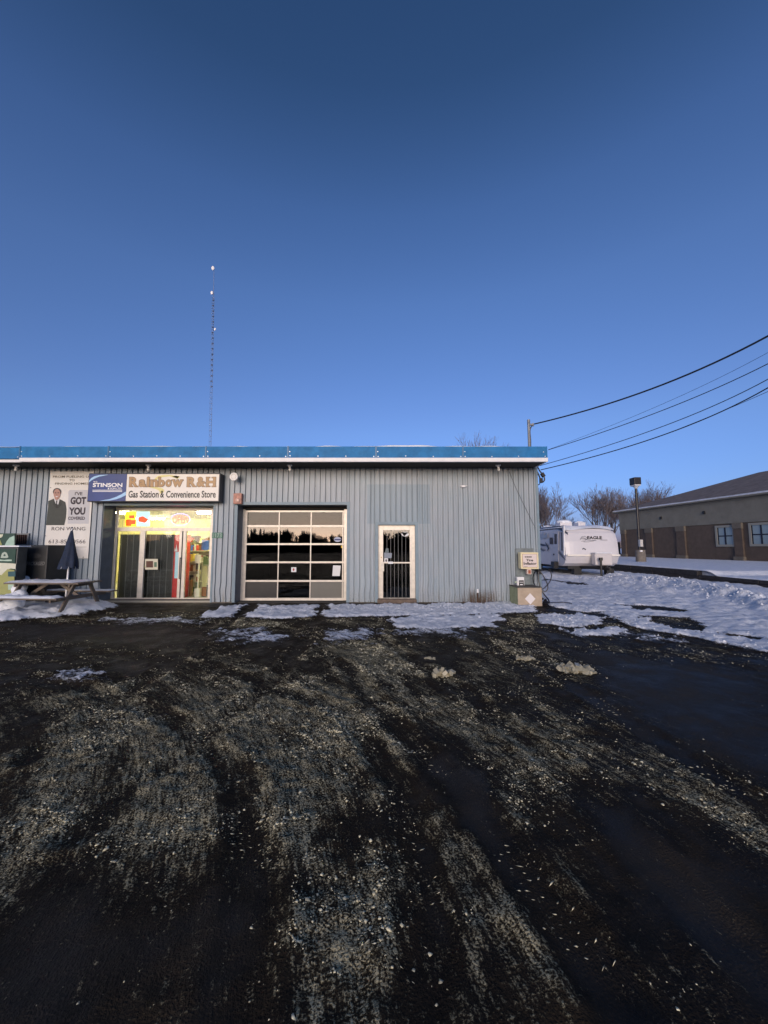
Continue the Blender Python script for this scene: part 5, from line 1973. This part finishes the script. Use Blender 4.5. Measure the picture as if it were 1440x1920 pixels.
for i in range(K):
    for q_ in range(3):
        k = i * 4 + q_
        mb.f.append((k, k + 4, k + 5, k + 1))
build("eave_snow", mb, mat("old_snow", (.50, .52, .56), .8, var=.25, vs=4), bb, smooth=True)
for px, py in ((1241, 971), (1322, 961)):
    s0, z_ = onwall(px, py)
    build("wall_light", wbox(s0 - .08, s0 + .08, .06, .16, z_ - .12, z_ + .12), boardm, bb)

# ================================================================== DISTANT FENCE
t = thing("far_fence", "dark wooden fence behind the trailer and the lamp post", "fence", (20, 45, .5))
fm = mat("dark_fence", (.05, .045, .045), .9, var=.3)
x = 16.0
while x < 27.5:
    build("board", MB().box(x, x + .30, 45, 45.04, .45, 2.15 + random.uniform(-.03, .03)), fm, t)
    x += .33
build("rail", MB().box(16, 27.6, 45.05, 45.1, .8, .9).box(16, 27.6, 45.05, 45.1, 1.7, 1.8), fm, t)

# ================================================================== BARE TREES


def grow(seed, H, spread=.55, trunk=.22, levels=6, forks=None, low=.25, up=.25):
    rs = random.Random(seed)
    segs = []

    def go(p, d, ln, r, lv):
        n_ = 3 if lv > 2 else 2
        for k in range(n_):
            d = (d + Vector((rs.gauss(0, .10), rs.gauss(0, .10), up * .18 + rs.gauss(0, .05)))).normalized()
            q_ = p + d * (ln / n_)
            r2 = r * (.86 if lv else .5)
            segs.append((p, q_, r, r2))
            if lv > 0 and lv < levels and k < n_ - 1 and rs.random() < .75:
                side = (d + Vector((rs.gauss(0, spread), rs.gauss(0, spread), rs.gauss(.05, .2)))).normalized()
                go(q_, side, ln * .68, r2 * .5, lv - 1)
            p, r = q_, r2
        if lv > 0:
            for _ in range(2 if rs.random() < .6 else 3):
                nd_ = (d + Vector((rs.gauss(0, spread), rs.gauss(0, spread), rs.gauss(.05, .15)))).normalized()
                go(p, nd_, ln * rs.uniform(.66, .86), r * rs.uniform(.55, .75), lv - 1)

    p = Vector((0, 0, 0))
    tops = forks or 1
    base = H * low
    segs.append((p, Vector((0, 0, base)), trunk * 1.15, trunk))
    for k in range(tops + 1):
        d = Vector((rs.gauss(0, .28), rs.gauss(0, .28), 1)).normalized()
        go(Vector((0, 0, base)), d, H * .30, trunk * .75, levels - 1)
    top = max(s_[1].z for s_ in segs)
    kf = H / top
    return [(a * kf, b * kf, r, q_) for a, b, r, q_ in segs]


def seg_arrays(segs, base, n_=4, rmin=0.):
    a = np.array([s_[0] for s_ in segs]) + np.array(base)
    b = np.array([s_[1] for s_ in segs]) + np.array(base)
    r0_ = np.maximum(np.array([s_[2] for s_ in segs]), rmin)
    r1_ = np.maximum(np.array([s_[3] for s_ in segs]), rmin)
    d = b - a
    d /= np.linalg.norm(d, axis=1)[:, None] + 1e-9
    ref = np.where(np.abs(d[:, 2:3]) > .9, np.array([[1., 0, 0]]), np.array([[0., 0, 1.]]))
    x = np.cross(d, ref)
    x /= np.linalg.norm(x, axis=1)[:, None]
    y = np.cross(d, x)
    vs = []
    for (p, r_) in ((a, r0_), (b, r1_)):
        for k in range(n_):
            t_ = 2 * pi * k / n_
            vs.append(p + (x * cos(t_) + y * sin(t_)) * r_[:, None])
    Vv = np.stack(vs, 1)
    N_ = len(segs)
    f = []
    for k in range(n_):
        k2 = (k + 1) % n_
        f.append([k, k2, n_ + k2, n_ + k])
    f = np.array(f)[None] + (np.arange(N_) * 2 * n_)[:, None, None]
    return Vv.reshape(-1, 3), f.reshape(-1, 4)


barkm = mat("bark", (.12, .095, .085), .9, var=.3, vs=2)
twigm = mat("twigs", (.15, .125, .13), .9, var=.25, vs=1)


def tree(px, py_top, py_base, Y, seed, label, spread=.5, trunk=.16, low=.2, lv=6, rmin=.012, forks=2, zb=None):
    b = P(px, py_base, Y)
    tz = P(px, py_top, Y).z
    z0_ = zb if zb is not None else .5
    t = thing("bare_tree", label, "tree", (b.x, Y, z0_), "bare trees in the distance")
    segs = grow(seed, tz - z0_, spread, trunk, lv, forks, low)
    big_ = [s_ for s_ in segs if s_[2] > trunk * .22]
    sm_ = [s_ for s_ in segs if s_[2] <= trunk * .22]
    v, f = seg_arrays(big_, (0, 0, 0), 6)
    npmesh("trunk", v, f, barkm, t)
    v, f = seg_arrays(sm_, (0, 0, 0), 3, rmin)
    npmesh("crown", v, f, twigm, t)


tree(1028, 903, 1040, 48, 11, "tall bare tree behind the trailer, nearest the store corner", .30, .2, .2, 6, .010, 4)
tree(1012, 925, 1040, 52, 12, "bare tree partly hidden by the store corner behind the trailer", .36, .16, .2, 6, .010)
tree(1124, 908, 1040, 50, 13, "bare tree right of the trailer roof middle, standing apart", .22, .2, .25, 6, .010, 3)
tree(1150, 912, 1040, 52, 14, "bare tree above the right end of the trailer", .22, .18, .25, 6, .010, 3)
tree(1172, 916, 1040, 55, 15, "bare tree behind the left end of the brown building roof", .28, .16, .22, 6, .010)
tree(1213, 903, 1040, 58, 16, "tallest bare tree behind the brown building, right of the lamp post", .28, .2, .22, 6, .010, 4)
tree(1240, 922, 1040, 60, 17, "low bare tree showing over the brown roof slope", .3, .16, .22, 6, .010)
tree(1195, 912, 1040, 60, 18, "bare tree right behind the lamp post head", .3, .16, .22, 6, .010)
tree(1075, 990, 1040, 70, 19, "low bushy bare tree far behind the trailer roof", .5, .12, .1, 5, .012)
tree(1052, 960, 1040, 60, 21, "small spreading bare tree between the two tall ones behind the trailer", .5, .12, .15, 6, .010)
tree(886, 814, 1040, 46, 20, "bare treetop showing above the store roof", .2, .2, .45, 6, .009, 2, zb=.3)

# far hedge line on the horizon
mb = MB()
xx = -420.
segs = []
rs_ = random.Random(5)
while xx < 900:
    hgt = rs_.uniform(4, 8)
    base = (xx, rs_.uniform(230, 260), .4)
    for k in range(16):
        a = Vector(base) + Vector((rs_.gauss(0, 2.2), 0, 0))
        b = a + Vector((rs_.gauss(0, 1.5), 0, hgt * rs_.uniform(.5, 1)))
        segs.append((a, b, .35, .1))
    xx += rs_.uniform(4, 9)
v, f = seg_arrays(segs, (0, 0, 0), 4)
o = npmesh("far_hedgerow", v, f, twigm, kind='stuff')
tag(o, "low far-off line of bare scrub on the horizon", kind='stuff')

# ---- the wood across the road behind the photographer, seen in the glass
allv, allf, off = [], [], 0
rs_ = random.Random(3)
protos = [grow(100 + k, 1.0, .5, .018, 6, 2, .2) for k in range(4)]
for k in range(120):
    if k < 45:
        ang_ = rs_.uniform(-24, -11)
    elif k < 85:
        ang_ = rs_.uniform(-12, 6)
    else:
        ang_ = rs_.uniform(-48, 42)
    ang = R(ang_)
    dist = rs_.uniform(85, 130)
    el_ = R(rs_.uniform(1.8, 3.3) if ang_ < -12 else rs_.uniform(.9, 2.9))
    hgt = 1.6 + dist * tan(el_)
    bx, by = dist * sin(ang), -dist * cos(ang)
    if rs_.random() < (.3 if ang_ < -12 else .65):
        segs = [(a * hgt, b * hgt, max(r_ * hgt, .02), max(q_ * hgt, .02)) for a, b, r_, q_ in rs_.choice(protos)]
        v, f = seg_arrays(segs, (bx, by, 0), 3, .03)
    else:                                   # conifer: whorls of drooping boughs
        segs = [(Vector((0, 0, 0)), Vector((0, 0, hgt)), .2, .03)]
        lv_ = 26
        for j in range(lv_):
            z = hgt * (.06 + .92 * j / lv_)
            rad = (1 - j / lv_) * hgt * .20 + .15
            for q_ in range(9):
                a_ = rs_.uniform(0, 6.28)
                segs.append((Vector((0, 0, z)), Vector((rad * cos(a_), rad * sin(a_), z - rad * .35)), .16, .10))
        v, f = seg_arrays(segs, (bx, by, 0), 3)
    allv.append(v)
    allf.append(f + off)
    off += len(v)
o = npmesh("roadside_wood", np.concatenate(allv), np.concatenate(allf), mat("dark_wood_mass", (.02, .02, .016), .9), kind='stuff')
tag(o, "dark wood of conifers and bare trees across the road", kind='stuff')
mb = MB()
for k in range(120):
    ang = R(-50 + 95 * k / 119)
    d_ = 132
    mb.ball((d_ * sin(ang), -d_ * cos(ang), .8), 2.6, 1.2, 1, rs_.uniform(.55, 1.2), 8, 6, .25)
o = build("roadside_brush", mb, MATS["dark_wood_mass"])
tag(o, "low dark brush along the far side of the road", kind='stuff')

# ================================================================== RADIO TOWER
RY = 46.
rt = P(401.5, 500, RY)
rb = P(399, 830, RY)
t = thing("radio_tower", "thin guyed lattice radio tower rising far behind the store roof", "tower", (rb.x, RY, 0))
twm = mat("hazy_tower_steel", (.17, .22, .34), .6, .3)  # pale blue distance haze painted into the steel colour
H_ = rt.z


def tx_(z_):
    return rb.x + (rt.x - rb.x) * z_ / rt.z


hw = .16
zt = P(401, 555, RY).z
mb = MB()
for k in range(3):
    a_ = R(90 + 120 * k)
    mb.cyl((rb.x + hw * cos(a_), RY + hw * sin(a_), 0), (tx_(zt) + hw * cos(a_), RY + hw * sin(a_), zt), .011, n=5)
build("legs", mb, twm, t)
mb = MB()
stp = (P(401, 700, RY).z - P(401, 710, RY).z)
z = 0.
while z < zt:
    for k in range(3):
        a_, b_ = R(90 + 120 * k), R(90 + 120 * (k + 1))
        mb.cyl((tx_(z) + hw * cos(a_), RY + hw * sin(a_), z), (tx_(z) + hw * cos(b_), RY + hw * sin(b_), z), .018, n=4)
        mb.cyl((tx_(z) + hw * cos(a_), RY + hw * sin(a_), z), (tx_(z + stp) + hw * cos(b_), RY + hw * sin(b_), z + stp), .007, n=4)
    z += stp
build("braces", mb, twm, t)
clm = mat("hazy_tower_clamp", (.09, .125, .22), .6)  # clamps carry the same painted haze tint, darker than the steel
cl = bpy.data.meshes.new("clamp")
q_ = MB().ball((0, 0, 0), .135, 1, 1, .55, 8, 5)
cl.from_pydata(q_.v, [], q_.f)
cl.materials.append(clm)
for k in range(17):
    zc = P(401, 563 + 10.1 * k, RY).z
    link("clamp", cl, t, (tx_(zc) + random.uniform(-.03, .03), RY, zc))
build("top_rod", MB().cyl((tx_(zt), RY, zt), (tx_(H_), RY, H_), .035, .025, 6), twm, t)
for (px, py, s_) in ((400, 504, 1.3), (399, 550, 1.1), (406, 618, .8)):
    c_ = P(px, py, RY)
    an = build("dish", MB().ball((tx_(c_.z) + (px - 401.5) * .07, RY - .1, c_.z), .19 * s_, .8, .5, 1.15, 12, 8), mat("dish_white", (.85, .84, .84), .4), t, smooth=True)
    build("dish_arm", MB().cyl((tx_(c_.z), RY, c_.z - .15), (tx_(c_.z) + (px - 401.5) * .07, RY - .05, c_.z - .05), .03, n=5), twm, an)
